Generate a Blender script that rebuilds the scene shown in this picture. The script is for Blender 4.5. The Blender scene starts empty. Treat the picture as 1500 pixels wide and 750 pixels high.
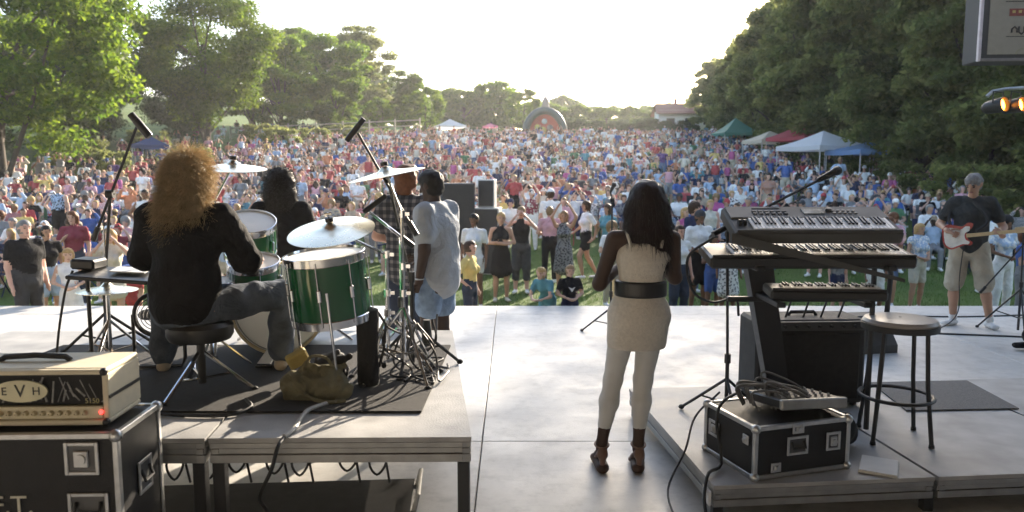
import bpy, bmesh, math, random
import numpy as np
from mathutils import Vector, Matrix

random.seed(7)
R = math.radians
SC = bpy.context.scene
COL = SC.collection

# ------------------------------------------------------------------ camera
cam_d = bpy.data.cameras.new("camera")
cam = bpy.data.objects.new("camera", cam_d)
COL.objects.link(cam)
cam.location = (0, 0, 1.8)
cam.rotation_euler = (R(90 - 6.368), 0, 0)
cam_d.sensor_width = 36
cam_d.lens = 26.88
cam_d.clip_start = 0.05
cam_d.clip_end = 3000
cam_d.dof.use_dof = True
cam_d.dof.focus_distance = 5.2
cam_d.dof.aperture_fstop = 2.8
SC.camera = cam

# ------------------------------------------------------------------ sky and sun
SUN_AZ, SUN_EL = 21.8, 17.8          # azimuth to the right of the view axis (+Y), elevation
w = bpy.data.worlds.new("World")
SC.world = w
w.use_nodes = True
wn = w.node_tree
wn.nodes.clear()
wo = wn.nodes.new("ShaderNodeOutputWorld")
wb = wn.nodes.new("ShaderNodeBackground")
ws = wn.nodes.new("ShaderNodeTexSky")
ws.sky_type = 'NISHITA'
ws.sun_disc = False
ws.sun_elevation = R(SUN_EL)
ws.sun_rotation = R(SUN_AZ)
ws.air_density = 1.0
ws.dust_density = 1.5
ws.ozone_density = 1.0
wb.inputs[1].default_value = 0.14
wn.links.new(ws.outputs[0], wb.inputs[0])
wn.links.new(wb.outputs[0], wo.inputs[0])
sd = bpy.data.lights.new("sun", 'SUN')
sd.energy = 5.0
sd.angle = R(0.6)
sd.color = (1.0, 0.86, 0.68)
sun = bpy.data.objects.new("sun", sd)
COL.objects.link(sun)
sun_dir = Vector((math.sin(R(SUN_AZ)) * math.cos(R(SUN_EL)), math.cos(R(SUN_AZ)) * math.cos(R(SUN_EL)), math.sin(R(SUN_EL))))
sun.rotation_euler = (-sun_dir).to_track_quat('-Z', 'Y').to_euler()
SC.view_settings.view_transform = 'Standard'
SC.view_settings.look = 'None'
SC.view_settings.exposure = 1.95
SC.view_settings.gamma = 1.0
SC.view_settings.use_curve_mapping = False
SC.cycles.max_bounces = 8
SC.cycles.transparent_max_bounces = 8
SC.cycles.use_denoising = True
# ------------------------------------------------------------------ materials
MATS = {}
def mat(name, col, rough=0.6, metal=0.0, var=0.12, scale=14.0, bump=0.0, bscale=60.0, spec=0.5, coat=0.0, emit=None, trans=0.0, wrinkle=0.0):
    if name in MATS: return MATS[name]
    m = bpy.data.materials.new(name); m.use_nodes = True
    nt = m.node_tree; p = nt.nodes["Principled BSDF"]
    c = (col[0], col[1], col[2], 1)
    p.inputs["Roughness"].default_value = rough
    p.inputs["Metallic"].default_value = metal
    p.inputs["Specular IOR Level"].default_value = spec
    p.inputs["Coat Weight"].default_value = coat
    tc = nt.nodes.new("ShaderNodeTexCoord")
    if var > 0:
        nz = nt.nodes.new("ShaderNodeTexNoise"); nz.inputs["Scale"].default_value = scale; nz.inputs["Detail"].default_value = 5
        nt.links.new(tc.outputs["Object"], nz.inputs["Vector"])
        rp = nt.nodes.new("ShaderNodeValToRGB")
        rp.color_ramp.elements[0].position = 0.3; rp.color_ramp.elements[1].position = 0.7
        rp.color_ramp.elements[0].color = (c[0] * (1 - var), c[1] * (1 - var), c[2] * (1 - var), 1)
        rp.color_ramp.elements[1].color = (min(1, c[0] * (1 + var)), min(1, c[1] * (1 + var)), min(1, c[2] * (1 + var)), 1)
        nt.links.new(nz.outputs["Fac"], rp.inputs[0]); nt.links.new(rp.outputs[0], p.inputs["Base Color"])
        mr = nt.nodes.new("ShaderNodeMapRange")
        mr.inputs[3].default_value = max(0.03, rough - 0.12); mr.inputs[4].default_value = min(1, rough + 0.12)
        nt.links.new(nz.outputs["Fac"], mr.inputs[0]); nt.links.new(mr.outputs[0], p.inputs["Roughness"])
    else:
        p.inputs["Base Color"].default_value = c
    if bump > 0:
        n2 = nt.nodes.new("ShaderNodeTexNoise"); n2.inputs["Scale"].default_value = bscale; n2.inputs["Detail"].default_value = 3
        nt.links.new(tc.outputs["Object"], n2.inputs["Vector"])
        b = nt.nodes.new("ShaderNodeBump"); b.inputs["Strength"].default_value = bump; b.inputs["Distance"].default_value = 0.01
        nt.links.new(n2.outputs["Fac"], b.inputs["Height"]); nt.links.new(b.outputs[0], p.inputs["Normal"])
    if wrinkle > 0:
        n3 = nt.nodes.new("ShaderNodeTexNoise"); n3.inputs["Scale"].default_value = 6.5; n3.inputs["Detail"].default_value = 4; n3.inputs["Distortion"].default_value = 1.6
        nt.links.new(tc.outputs["Object"], n3.inputs["Vector"])
        b3 = nt.nodes.new("ShaderNodeBump"); b3.inputs["Strength"].default_value = wrinkle; b3.inputs["Distance"].default_value = 0.035
        nt.links.new(n3.outputs["Fac"], b3.inputs["Height"])
        if bump > 0: nt.links.new(b3.outputs[0], b.inputs["Normal"])
        else: nt.links.new(b3.outputs[0], p.inputs["Normal"])
    if emit:
        p.inputs["Emission Color"].default_value = (*emit[:3], 1); p.inputs["Emission Strength"].default_value = emit[3]
    if trans > 0:
        out = nt.nodes["Material Output"]
        t = nt.nodes.new("ShaderNodeBsdfTranslucent"); t.inputs[0].default_value = c
        mx = nt.nodes.new("ShaderNodeMixShader"); mx.inputs[0].default_value = trans
        nt.links.new(p.outputs[0], mx.inputs[1]); nt.links.new(t.outputs[0], mx.inputs[2]); nt.links.new(mx.outputs[0], out.inputs[0])
    MATS[name] = m
    return m

# ------------------------------------------------------------------ objects
def tag(o, label=None, cat=None, group=None, kind=None):
    if label: o["label"] = label
    if cat: o["category"] = cat
    if group: o["group"] = group
    if kind: o["kind"] = kind
    return o
def thing(name, label, cat, loc=(0, 0, 0), rz=0.0, group=None):
    o = bpy.data.objects.new(name, None); COL.objects.link(o)
    o.empty_display_size = 0.1
    o.location = loc; o.rotation_euler = (0, 0, rz)
    return tag(o, label, cat, group)
def link(name, me, parent=None, mats=None):
    o = bpy.data.objects.new(name, me); COL.objects.link(o)
    if parent: o.parent = parent
    return o
def copy_tree(o, parent=None):
    c = o.copy(); COL.objects.link(c); c.parent = parent
    for ch in list(o.children): copy_tree(ch, c)
    return c

def np_mesh(name, V, F, smooth=True, mi=None, mats=()):
    """V (n,3), F list of arrays of quads (m,4) or tris (m,3)"""
    me = bpy.data.meshes.new(name)
    if not isinstance(F, (list, tuple)): F = [F]
    F = [f for f in F if len(f)]
    me.vertices.add(len(V)); me.vertices.foreach_set("co", np.asarray(V, np.float32).ravel())
    nl = sum(f.size for f in F); npoly = sum(len(f) for f in F)
    me.loops.add(nl); me.loops.foreach_set("vertex_index", np.concatenate([f.ravel() for f in F]).astype(np.int32))
    me.polygons.add(npoly)
    st = np.concatenate([np.full(len(f), f.shape[1]) for f in F])
    me.polygons.foreach_set("loop_start", np.concatenate([[0], np.cumsum(st)[:-1]]).astype(np.int32))
    if smooth: me.polygons.foreach_set("use_smooth", np.ones(npoly, bool))
    for m in mats: me.materials.append(m)
    if mi is not None: me.polygons.foreach_set("material_index", np.asarray(mi, np.int32))
    me.update(calc_edges=True)
    return me

class MB:
    def __init__(s): s.v = []; s.f = []
    def add(s, vs, fs, M=None):
        n = len(s.v)
        s.v += [tuple(M @ Vector(p)) if M else tuple(p) for p in vs]
        s.f += [tuple(i + n for i in f) for f in fs]
        return s
    def box(s, c, d, M=None, bev=0.0):
        hx, hy, hz = d[0] / 2, d[1] / 2, d[2] / 2
        cx, cy, cz = c
        if bev <= 0:
            vs = [(cx + x * hx, cy + y * hy, cz + z * hz) for x in (-1, 1) for y in (-1, 1) for z in (-1, 1)]
            return s.add(vs, [(0, 1, 3, 2), (4, 6, 7, 5), (0, 4, 5, 1), (2, 3, 7, 6), (0, 2, 6, 4), (1, 5, 7, 3)], M)
        b = min(bev, hx * .95, hy * .95, hz * .95)
        vs = []; idx = {}
        for x in (-1, 1):
            for y in (-1, 1):
                for z in (-1, 1):
                    idx[x, y, z] = len(vs)
                    vs += [(cx + x * hx, cy + y * (hy - b), cz + z * (hz - b)), (cx + x * (hx - b), cy + y * hy, cz + z * (hz - b)), (cx + x * (hx - b), cy + y * (hy - b), cz + z * hz)]
        fs = []
        ring = ((-1, -1), (1, -1), (1, 1), (-1, 1))
        for q in (-1, 1):
            fs.append(tuple(idx[q, a, e] for a, e in ring)); fs.append(tuple(idx[a, q, e] + 1 for a, e in ring)); fs.append(tuple(idx[a, e, q] + 2 for a, e in ring))
        for a in (-1, 1):
            for e in (-1, 1):
                fs.append((idx[a, e, 1], idx[a, e, -1], idx[a, e, -1] + 1, idx[a, e, 1] + 1))
                fs.append((idx[a, 1, e], idx[a, -1, e], idx[a, -1, e] + 2, idx[a, 1, e] + 2))
                fs.append((idx[1, a, e] + 1, idx[-1, a, e] + 1, idx[-1, a, e] + 2, idx[1, a, e] + 2))
                for z in (-1, 1): i = idx[a, e, z]; fs.append((i, i + 1, i + 2))
        return s.add(vs, fs, M)
    def tube(s, pts, r, n=8, M=None, cap=True, closed=False):
        pts = [Vector(p) for p in pts]; k = len(pts)
        rs = r if isinstance(r, (list, tuple)) else [r] * k
        vs = []; prev = None
        for i, p in enumerate(pts):
            if closed: t = pts[(i + 1) % k] - pts[i - 1]
            else: t = pts[min(i + 1, k - 1)] - pts[max(i - 1, 0)]
            t = t.normalized() if t.length > 1e-9 else Vector((0, 0, 1))
            if prev is None:
                u = t.orthogonal().normalized()
            else:
                u = prev - t * prev.dot(t)
                u = u.normalized() if u.length > 1e-6 else t.orthogonal().normalized()
            prev = u; w_ = t.cross(u)
            for j in range(n):
                a = 2 * math.pi * j / n
                vs.append(p + (u * math.cos(a) + w_ * math.sin(a)) * rs[i])
        fs = []
        for i in range(k if closed else k - 1):
            for j in range(n):
                a, b = i * n + j, i * n + (j + 1) % n
                c2, d2 = ((i + 1) % k) * n + (j + 1) % n, ((i + 1) % k) * n + j
                fs.append((a, b, c2, d2))
        if cap and not closed:
            fs.append(tuple(range(n))[::-1]); fs.append(tuple((k - 1) * n + j for j in range(n)))
        return s.add(vs, fs, M)
    def lathe(s, prof, n=24, M=None):
        vs = []; fs = []; k = len(prof)
        for r_, z in prof:
            for j in range(n):
                a = 2 * math.pi * j / n
                vs.append((max(r_, 1e-4) * math.cos(a), max(r_, 1e-4) * math.sin(a), z))
        for i in range(k - 1):
            for j in range(n):
                fs.append((i * n + j, i * n + (j + 1) % n, (i + 1) * n + (j + 1) % n, (i + 1) * n + j))
        return s.add(vs, fs, M)
    def ell(s, c, r, n=12, m=8, M=None):
        prof = []
        vs = []; fs = []
        for i in range(m + 1):
            t = math.pi * i / m
            for j in range(n):
                a = 2 * math.pi * j / n
                vs.append((c[0] + r[0] * max(math.sin(t), 1e-3) * math.cos(a), c[1] + r[1] * max(math.sin(t), 1e-3) * math.sin(a), c[2] + r[2] * math.cos(t)))
        for i in range(m):
            for j in range(n):
                fs.append((i * n + j, (i + 1) * n + j, (i + 1) * n + (j + 1) % n, i * n + (j + 1) % n))
        return s.add(vs, fs, M)
    def prism(s, poly, z0, z1, M=None):
        n = len(poly)
        vs = [(x, y, z0) for x, y in poly] + [(x, y, z1) for x, y in poly]
        fs = [tuple(range(n))[::-1], tuple(range(n, 2 * n))] + [(i, (i + 1) % n, n + (i + 1) % n, n + i) for i in range(n)]
        return s.add(vs, fs, M)
    def mesh(s, name, m, smooth=35):
        me = bpy.data.meshes.new(name)
        me.from_pydata(s.v, [], s.f)
        bm = bmesh.new(); bm.from_mesh(me)
        bmesh.ops.recalc_face_normals(bm, faces=bm.faces[:])
        bm.to_mesh(me); bm.free()
        if smooth:
            me.polygons.foreach_set("use_smooth", np.ones(len(me.polygons), bool))
            me.set_sharp_from_angle(angle=R(smooth))
        me.materials.append(m)
        return me
    def build(s, name, m, parent=None, smooth=35):
        return link(name, s.mesh(name, m, smooth), parent)
def rotM(loc=(0, 0, 0), rx=0, ry=0, rz=0):
    return Matrix.Translation(loc) @ Matrix.Rotation(rz, 4, 'Z') @ Matrix.Rotation(ry, 4, 'Y') @ Matrix.Rotation(rx, 4, 'X')
def alongM(p0, p1):
    """matrix that maps +Z to the direction p0->p1, origin at p0"""
    d = (Vector(p1) - Vector(p0)).normalized()
    return Matrix.Translation(p0) @ d.to_track_quat('Z', 'Y').to_matrix().to_4x4()
def curve_pts(ctrl, n=24):
    """Catmull-Rom through the control points"""
    c = [Vector(p) for p in ctrl]; c = [c[0] * 2 - c[1]] + c + [c[-1] * 2 - c[-2]]
    out = []; seg = len(c) - 3
    for i in range(n + 1):
        t = i / n * seg; k = min(int(t), seg - 1); t -= k
        a, b, d, e = c[k:k + 4]
        out.append(0.5 * ((2 * b) + (d - a) * t + (2 * a - 5 * b + 4 * d - e) * t * t + (3 * b - a - 3 * d + e) * t ** 3))
    return out
def text_mesh(body, size, extrude, m):
    cu = bpy.data.curves.new("lettering", 'FONT'); cu.body = body; cu.size = size; cu.extrude = extrude
    cu.align_x = 'CENTER'; cu.align_y = 'CENTER'
    ob = bpy.data.objects.new("lettering", cu); COL.objects.link(ob)
    dg = bpy.context.evaluated_depsgraph_get()
    me = bpy.data.meshes.new_from_object(ob.evaluated_get(dg))
    bpy.data.objects.remove(ob); bpy.data.curves.remove(cu)
    me.materials.clear(); me.materials.append(m)
    return me
def terrain(x, y):
    P = ((-60, -.65), (10, -.65), (16, -.6), (25, -.1), (38, 1.0), (55, 2.7), (70, 4.0), (97, 5.7), (110, 6.8), (130, 8.6), (200, 11.5), (400, 15), (1500, 20))
    z = np.interp(y, [p[0] for p in P], [p[1] for p in P])
    if x < -15: z += (.05 * min(1, max(0, (y - 12) / 25)) + .07 * min(1, max(0, (y - 45) / 40))) * (-15 - max(x, -100))
    e = 15 + .14 * y
    if x > e: z += .14 * (min(x, e + 60) - e) * min(1, max(0, (y + 5) / 20))
    return float(z)
# ------------------------------------------------------------------ smooth bodies: signed distance field -> surface nets
def A(*p): return np.array(p, float)
def pr(key, p0, p1, r0, r1=None, side=(1, 0, 0)):
    r1 = r0 if r1 is None else r1
    r0 = (r0, r0) if not isinstance(r0, (tuple, list)) else r0
    r1 = (r1, r1) if not isinstance(r1, (tuple, list)) else r1
    return [key, np.array(p0, float), np.array(p1, float), r0, r1, np.array(side, float)]
def prim_frame(p):
    d = p[2] - p[1]; L = np.linalg.norm(d)
    d = d / L if L > 1e-6 else A(0, 0, 1)
    u = p[5] - d * p[5].dot(d)
    if np.linalg.norm(u) < 1e-3:
        u = np.cross(d, A(0, 1, 0))
        if np.linalg.norm(u) < 1e-3: u = np.cross(d, A(1, 0, 0))
    u /= np.linalg.norm(u)
    return d, max(L, 1e-6), u, np.cross(d, u)
def prim_dist(p, P):
    d, L, u, v = prim_frame(p)
    q = P - p[1]
    ax = q @ d; t = np.clip(ax / L, 0, 1); e = ax - t * L
    a = q @ u; b = q @ v
    ra = p[3][0] + (p[4][0] - p[3][0]) * t; rb = p[3][1] + (p[4][1] - p[3][1]) * t
    m = np.minimum(ra, rb)
    f = np.sqrt((a / ra) ** 2 + (b / rb) ** 2 + (e / m) ** 2) + 1e-6
    n = np.sqrt(a * a + b * b + e * e)
    return np.where(f < .15, -m * .85, n * (1 - 1 / f))
def wob(P, fr):
    x, y, z = P[..., 0] * fr, P[..., 1] * fr, P[..., 2] * fr
    return (np.sin(x + 1.7 * np.sin(.9 * z + .6 * y)) * np.sin(.8 * y + 1.3 * np.sin(1.1 * x)) + .6 * np.sin(1.3 * z + 2.1 * np.sin(.7 * x + .5 * y)) + .4 * np.sin(2.7 * x + 2.3 * y - 1.9 * z)) * .5
def sdf_mesh(name, prims, h, k=.03, wr=None, mats=None, keys=None, cut=None):
    lo = np.min([np.minimum(p[1], p[2]) - max(*p[3], *p[4]) for p in prims], 0) - 3 * h
    hi = np.max([np.maximum(p[1], p[2]) + max(*p[3], *p[4]) for p in prims], 0) + 3 * h
    n = np.ceil((hi - lo) / h).astype(int) + 1
    D = np.full(n, 1.0, np.float64); Mi = np.zeros(n, np.int16); B = np.full(n, 9.0)
    keys = keys or ['']
    for p in prims:
        rm = max(*p[3], *p[4]) + k + 3 * h
        a = np.maximum(((np.minimum(p[1], p[2]) - rm - lo) / h).astype(int), 0)
        b = np.minimum(((np.maximum(p[1], p[2]) + rm - lo) / h).astype(int) + 2, n)
        ax = [lo[i] + h * np.arange(a[i], b[i]) for i in range(3)]
        P = np.stack(np.meshgrid(*ax, indexing='ij'), -1)
        d = prim_dist(p, P)
        sl = tuple(slice(a[i], b[i]) for i in range(3))
        D0 = D[sl]
        t = np.clip(.5 + .5 * (D0 - d) / k, 0, 1)
        D[sl] = D0 * (1 - t) + d * t - k * t * (1 - t)
        if len(keys) > 1:
            c = d < B[sl]; Mi[sl] = np.where(c, keys.index(p[0]), Mi[sl]); B[sl] = np.minimum(B[sl], d)
    if wr or cut:
        P = np.stack(np.meshgrid(*[lo[i] + h * np.arange(n[i]) for i in range(3)], indexing='ij'), -1)
        if wr: D = D + wr[0] * wob(P, wr[1])
        if cut:
            for (o, nn) in cut: D = np.maximum(D, (P - np.array(o)) @ np.array(nn, float))
    S = D < 0
    cnt = sum(S[i:n[0] - 1 + i, j:n[1] - 1 + j, l:n[2] - 1 + l].astype(np.int8) for i in (0, 1) for j in (0, 1) for l in (0, 1))
    c = np.array(np.nonzero((cnt > 0) & (cnt < 8)))
    ids = np.full(cnt.shape, -1, np.int64); ids[tuple(c)] = np.arange(c.shape[1])
    acc = np.zeros((c.shape[1], 3)); num = np.zeros(c.shape[1])
    offs = [(i, j, l) for i in (0, 1) for j in (0, 1) for l in (0, 1)]
    for o0 in offs:
        for axis in range(3):
            if o0[axis]: continue
            o1 = list(o0); o1[axis] = 1
            d0 = D[c[0] + o0[0], c[1] + o0[1], c[2] + o0[2]]; d1 = D[c[0] + o1[0], c[1] + o1[1], c[2] + o1[2]]
            x = (d0 < 0) != (d1 < 0)
            t = np.where(x, d0 / np.where(x, d0 - d1, 1), 0)
            pos = np.zeros((c.shape[1], 3)) + np.array(o0); pos[:, axis] += t
            acc += pos * x[:, None]; num += x
    V = lo + h * (c.T + acc / num[:, None])
    F = []
    for axis in range(3):
        s0 = [slice(1, n[i] - 1) for i in range(3)]; s1 = list(s0)
        s0[axis] = slice(0, n[axis] - 1); s1[axis] = slice(1, n[axis])
        i0 = S[tuple(s0)]; i1 = S[tuple(s1)]
        e = np.array(np.nonzero(i0 != i1))
        if e.shape[1] == 0: continue
        flip = i0[tuple(e)]
        e = e + np.array([[0 if i == axis else 1] for i in range(3)])
        b_, c_ = [(1, 2), (2, 0), (0, 1)][axis]
        def at(db, dc):
            q = e.copy(); q[b_] += db; q[c_] += dc
            return ids[tuple(q)]
        q = np.stack([at(-1, -1), at(0, -1), at(0, 0), at(-1, 0)], 1)
        q[~flip] = q[~flip][:, ::-1]
        F.append(q)
    F = np.concatenate(F); F = F[(F >= 0).all(1)]
    mi = None
    if len(keys) > 1:
        cm = Mi[tuple(c)]; mi = cm[F[:, 0]]
    return np_mesh(name, V, F, True, mi, mats or ())
def low_mesh(prims, n, keys):
    """cheap tubes for people too far to show more: returns V, F, material key per face"""
    V = []; F = []; K = []
    for p in prims:
        d, L, u, v = prim_frame(p)
        r0, r1 = p[3], p[4]; m0, m1 = min(r0) * .8, min(r1) * .8
        b = len(V)
        rings = [(p[1] - d * m0, (r0[0] * .4, r0[1] * .4)), (p[1], r0), (p[2], r1), (p[2] + d * m1, (r1[0] * .4, r1[1] * .4))]
        if L < .03: rings = [rings[0], ((p[1] + p[2]) / 2, (max(r0[0], r1[0]), max(r0[1], r1[1]))), rings[3]]
        for c, r in rings:
            for j in range(n):
                a = 2 * math.pi * j / n
                V.append(c + u * r[0] * math.cos(a) + v * r[1] * math.sin(a))
        for i in range(len(rings) - 1):
            for j in range(n):
                F.append((b + i * n + j, b + i * n + (j + 1) % n, b + (i + 1) * n + (j + 1) % n, b + (i + 1) * n + j)); K.append(keys.index(p[0]))
    return np.array(V), np.array(F), np.array(K)

# ------------------------------------------------------------------ skeletons (local frame: x right, y forward, z up, 1.75 m tall)
STAND = dict(pelvis=(0, 0, .95), waist=(0, .005, 1.09), chest=(0, .0, 1.29), neck=(0, -.015, 1.46), head=(0, .015, 1.62), face=(0, 1, 0),
    shl=(-.175, -.01, 1.415), shr=(.175, -.01, 1.415), ell=(-.225, -.03, 1.13), elr=(.225, -.03, 1.13), wrl=(-.235, .04, .885), wrr=(.235, .04, .885),
    hal=(-.235, .07, .80), har=(.235, .07, .80),
    hil=(-.09, 0, .92), hir=(.09, 0, .92), knl=(-.105, .025, .50), knr=(.105, .025, .50), anl=(-.115, -.02, .09), anr=(.115, -.02, .09), tol=(-.14, .13, .035), tor=(.14, .13, .035))
SIT = dict(STAND, pelvis=(0, 0, .50), waist=(0, -.045, .64), chest=(0, -.07, .85), neck=(0, -.065, 1.02), head=(0, -.03, 1.18),
    shl=(-.175, -.07, .975), shr=(.175, -.07, .975), ell=(-.25, .02, .73), elr=(.25, .02, .73), wrl=(-.17, .24, .64), wrr=(.17, .24, .64), hal=(-.13, .32, .63), har=(.13, .32, .63),
    hil=(-.09, .02, .48), hir=(.09, .02, .48), knl=(-.13, .42, .49), knr=(.13, .42, .49), anl=(-.13, .44, .09), anr=(.13, .44, .09), tol=(-.15, .59, .035), tor=(.15, .59, .035))
def pose(base, **kw):
    J = dict(base); J.update(kw); return J
def lerp(a, b, t): return a + (b - a) * t

def person_prims(J, o):
    """o: outfit. g girth, fem, child, sleeve 0..1, bottom pants|shorts|skirt|capri|none, dress, hair, top, bare keys; loose"""
    J = {k: A(*v) for k, v in J.items()}
    g = o.get('g', 1.0); fem = o.get('fem', False); P = []
    lo = o.get('loose', .012)
    up = J['neck'] - J['waist']; up /= np.linalg.norm(up)
    sx = J['shr'] - J['shl']; sx /= np.linalg.norm(sx)
    hx = J['hir'] - J['hil']; hx /= np.linalg.norm(hx)
    fw = np.cross(up, sx)
    T = 'top' if o.get('top', True) else 'skin'
    Bm = 'top' if o.get('dress') else ('bottom' if o.get('bottom', 'pants') != 'none' else 'skin')
    c = lo if T == 'top' else 0
    wa = .115 if fem else .14; ch = .145 if fem else .165; pe = .155 if fem else .148
    # torso
    P.append(pr(Bm if not o.get('untuck') else T, J['pelvis'] - up * .02, lerp(J['pelvis'], J['waist'], .6), (pe * g + c, .115 * g + c), ((wa + .015) * g + c, .10 * g + c), hx))
    P.append(pr(T, lerp(J['pelvis'], J['waist'], .7), J['waist'], ((wa + .012) * g + c, .10 * g + c), (wa * g + c, .095 * g + c), hx))
    P.append(pr(T, J['waist'], J['chest'], (wa * g + c, .095 * g + c), (ch * g + c, .115 * g + c), sx))
    top = lerp(J['chest'], J['neck'], .72)
    P.append(pr(T, J['chest'], top, (ch * g + c, .115 * g + c), (.10 + c, .07 + c), sx))
    low_neck = o.get('lowneck')
    P.append(pr('skin' if low_neck or T == 'skin' else T, lerp(J['shl'], J['shr'], .16) - up * .005, lerp(J['shl'], J['shr'], .84) - up * .005, .056 + (0 if low_neck else c * .6)))
    if g > 1.08: P.append(pr(T, J['waist'] + fw * .05 * g - up * .02, J['waist'] + fw * .05 * g + up * .06, (.12 * g, .08 * g), None, sx))
    if fem and not o.get('child'):
        for s in (-1, 1): P.append(pr(T, J['chest'] + fw * .085 + sx * s * .07 - up * .03, J['chest'] + fw * .095 + sx * s * .07 - up * .035, .058 + c))
    if o.get('untuck') and o.get('bottom', 'pants') != 'none': P.append(pr('bottom', J['pelvis'] - up * .04, lerp(J['pelvis'], J['waist'], .3), (pe * g + .01, .118 * g + .01), ((wa + .02) * g, .10 * g), hx))
    # neck and head
    fc = J['face'] / np.linalg.norm(J['face']); hs = np.cross(fc, A(0, 0, 1)); hs /= np.linalg.norm(hs); hu = np.cross(hs, fc)
    hd = J['head']; q = 1.12 if o.get('child') else 1.0
    P.append(pr('skin', J['neck'] - up * .02, lerp(J['neck'], hd, .7) - fc * .015, .052 * (.9 if fem else 1) , .048 * (.9 if fem else 1)))
    P.append(pr('skin', hd + hu * .005 - fc * .03, hd + hu * .045 + fc * .01, (.073 * q, .082 * q), (.072 * q, .082 * q), hs))
    P.append(pr('skin', hd - hu * .03 + fc * .03, hd - hu * .085 + fc * .055, (.056 * q, .055 * q), (.034 * q, .032 * q), hs))
    if o.get('facial', True):
        P.append(pr('skin', hd + fc * .088 * q + hu * .012, hd + fc * .108 * q - hu * .022, .010, .015, hs))
        for s in (-1, 1): P.append(pr('skin', hd + hs * s * .076 * q - fc * .01 - hu * .012, hd + hs * s * .08 * q - fc * .014 + hu * .02, (.010, .022), None, hs))
    # hair
    H = o.get('hair', 'short')
    back = lambda a, b_, r0, r1: P.append(pr('hair', a, b_, r0, r1, hs))
    if H != 'bald':
        q2 = q
        back(hd + hu * .04 - fc * .03, hd + hu * .058 + fc * .012, (.080 * q2, .085 * q2), (.078 * q2, .078 * q2))
        back(hd - hu * .02 - fc * .035, hd + hu * .03 - fc * .035, (.076 * q2, .075 * q2), (.081 * q2, .08 * q2))
    if H in ('long', 'bob'):
        dn = .24 if H == 'long' else .10
        back(hd + hu * .02 - fc * .045, hd - hu * dn - fc * .06, (.088, .065), (.085, .035))
        for s in (-1, 1): back(hd + hu * .02 + hs * s * .07 - fc * .01, hd - hu * (dn - .05) + hs * s * .075 - fc * .01, .026, .02)
    if H == 'bun': back(hd + hu * .06 - fc * .10, hd + hu * .075 - fc * .11, .04, .036)
    if H == 'tail': back(hd + hu * .03 - fc * .10, hd - hu * .14 - fc * .13, .03, .018)
    if H == 'curly':
        back(hd + hu * .03 - fc * .03, hd + hu * .05 - fc * .01, (.115, .11), (.115, .11)); back(hd - hu * .04 - fc * .05, hd - fc * .04, (.10, .08), (.11, .09))
    if H == 'cap': P.append(pr('cap', hd + hu * .05 - fc * .02, hd + hu * .06 + fc * .01, (.088, .10), (.086, .09), hs)); P.append(pr('cap', hd + hu * .045 + fc * .07, hd + hu * .035 + fc * .145, (.065, .012), (.05, .008), hs))
    if H == 'hat': P.append(pr('cap', hd + hu * .05, hd + hu * .10, (.086, .09), (.07, .075), hs)); P.append(pr('cap', hd + hu * .045 - fc * .001, hd + hu * .052, (.17, .17), (.15, .15), hs)); P[-1] = pr('cap', hd + hu * .045 - fc * .07, hd + hu * .045 + fc * .07, (.16, .012), (.15, .012), hs)
    # arms
    sl = o.get('sleeve', .5); ag = o.get('ag', 1.0) * (.88 if fem else 1.0)
    for s in ('l', 'r'):
        S, E, W, Hn = J['sh' + s], J['el' + s], J['wr' + s], J['ha' + s]
        f1 = min(1, sl / .5) if T == 'top' else 0
        P.append(pr('skin', S, E, .050 * ag, .040 * ag)); P.append(pr('skin', E, W, .041 * ag, .028 * ag))
        if f1 > 0:
            fe = lerp(S, E, min(f1, 1) * (.62 if sl <= .5 else 1)); P.append(pr(T, S, fe, .056 * ag + lo, (.050 if sl <= .5 else .046) * ag + lo * 1.2))
        if sl > .5: P.append(pr(T, E, lerp(E, W, (sl - .5) * 2 * .96), .045 * ag + lo, .034 * ag + lo))
        hdn = Hn - W; hl = np.linalg.norm(hdn); hdn = hdn / max(hl, 1e-6)
        pal = np.cross(hdn, A(0, 0, 1)) if abs(hdn[2]) < .8 else fw
        P.append(pr('skin', W, W + hdn * .085, (.026, .018), (.038, .017), pal))
        if o.get('mitt', True):
            P.append(pr('skin', W + hdn * .085, W + hdn * .15, (.036, .015), (.028, .012), pal)); P.append(pr('skin', W + hdn * .03 + pal * .03, W + hdn * .08 + pal * .055, .014, .011))
    # legs
    lg = o.get('lg', 1.0) * g ** .5; bt = o.get('bottom', 'none' if o.get('dress') else 'pants')
    bl = o.get('bloose', .012)
    for s in ('l', 'r'):
        Hh, K, An, To = J['hi' + s], J['kn' + s], J['an' + s], J['to' + s]
        P.append(pr('skin', Hh, K, (.083 * lg, .083 * lg), .055 * lg)); P.append(pr('skin', K, lerp(K, An, .35), .054 * lg, .055 * lg)); P.append(pr('skin', lerp(K, An, .35), An, .055 * lg, .036 * lg))
        if bt == 'pants':
            P.append(pr('bottom', Hh, K, .085 * lg + bl, .060 * lg + bl)); P.append(pr('bottom', K, lerp(K, An, .95), .058 * lg + bl, .045 * lg + bl * 1.3))
        elif bt in ('shorts', 'capri'):
            P.append(pr('bottom', Hh, lerp(Hh, K, .95 if bt == 'capri' else o.get('short', .75)), .088 * lg + bl, .072 * lg + bl * 1.6))
            if bt == 'capri': P.append(pr('bottom', K, lerp(K, An, .45), .062 * lg + bl, .056 * lg + bl * 1.3))
        toe = To - An; toe[2] = 0; toe /= max(np.linalg.norm(toe), 1e-6)
        sk = 'shoe' if o.get('shoe', True) else 'skin'
        P.append(pr(sk, A(An[0], An[1], To[2]) - toe * .04, To, (.040, .034), (.046, .028), np.cross(toe, A(0, 0, 1))))
        if o.get('sock'): P.append(pr('shoe', A(*An) + A(0, 0, .03), An, .042, .044))
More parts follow.
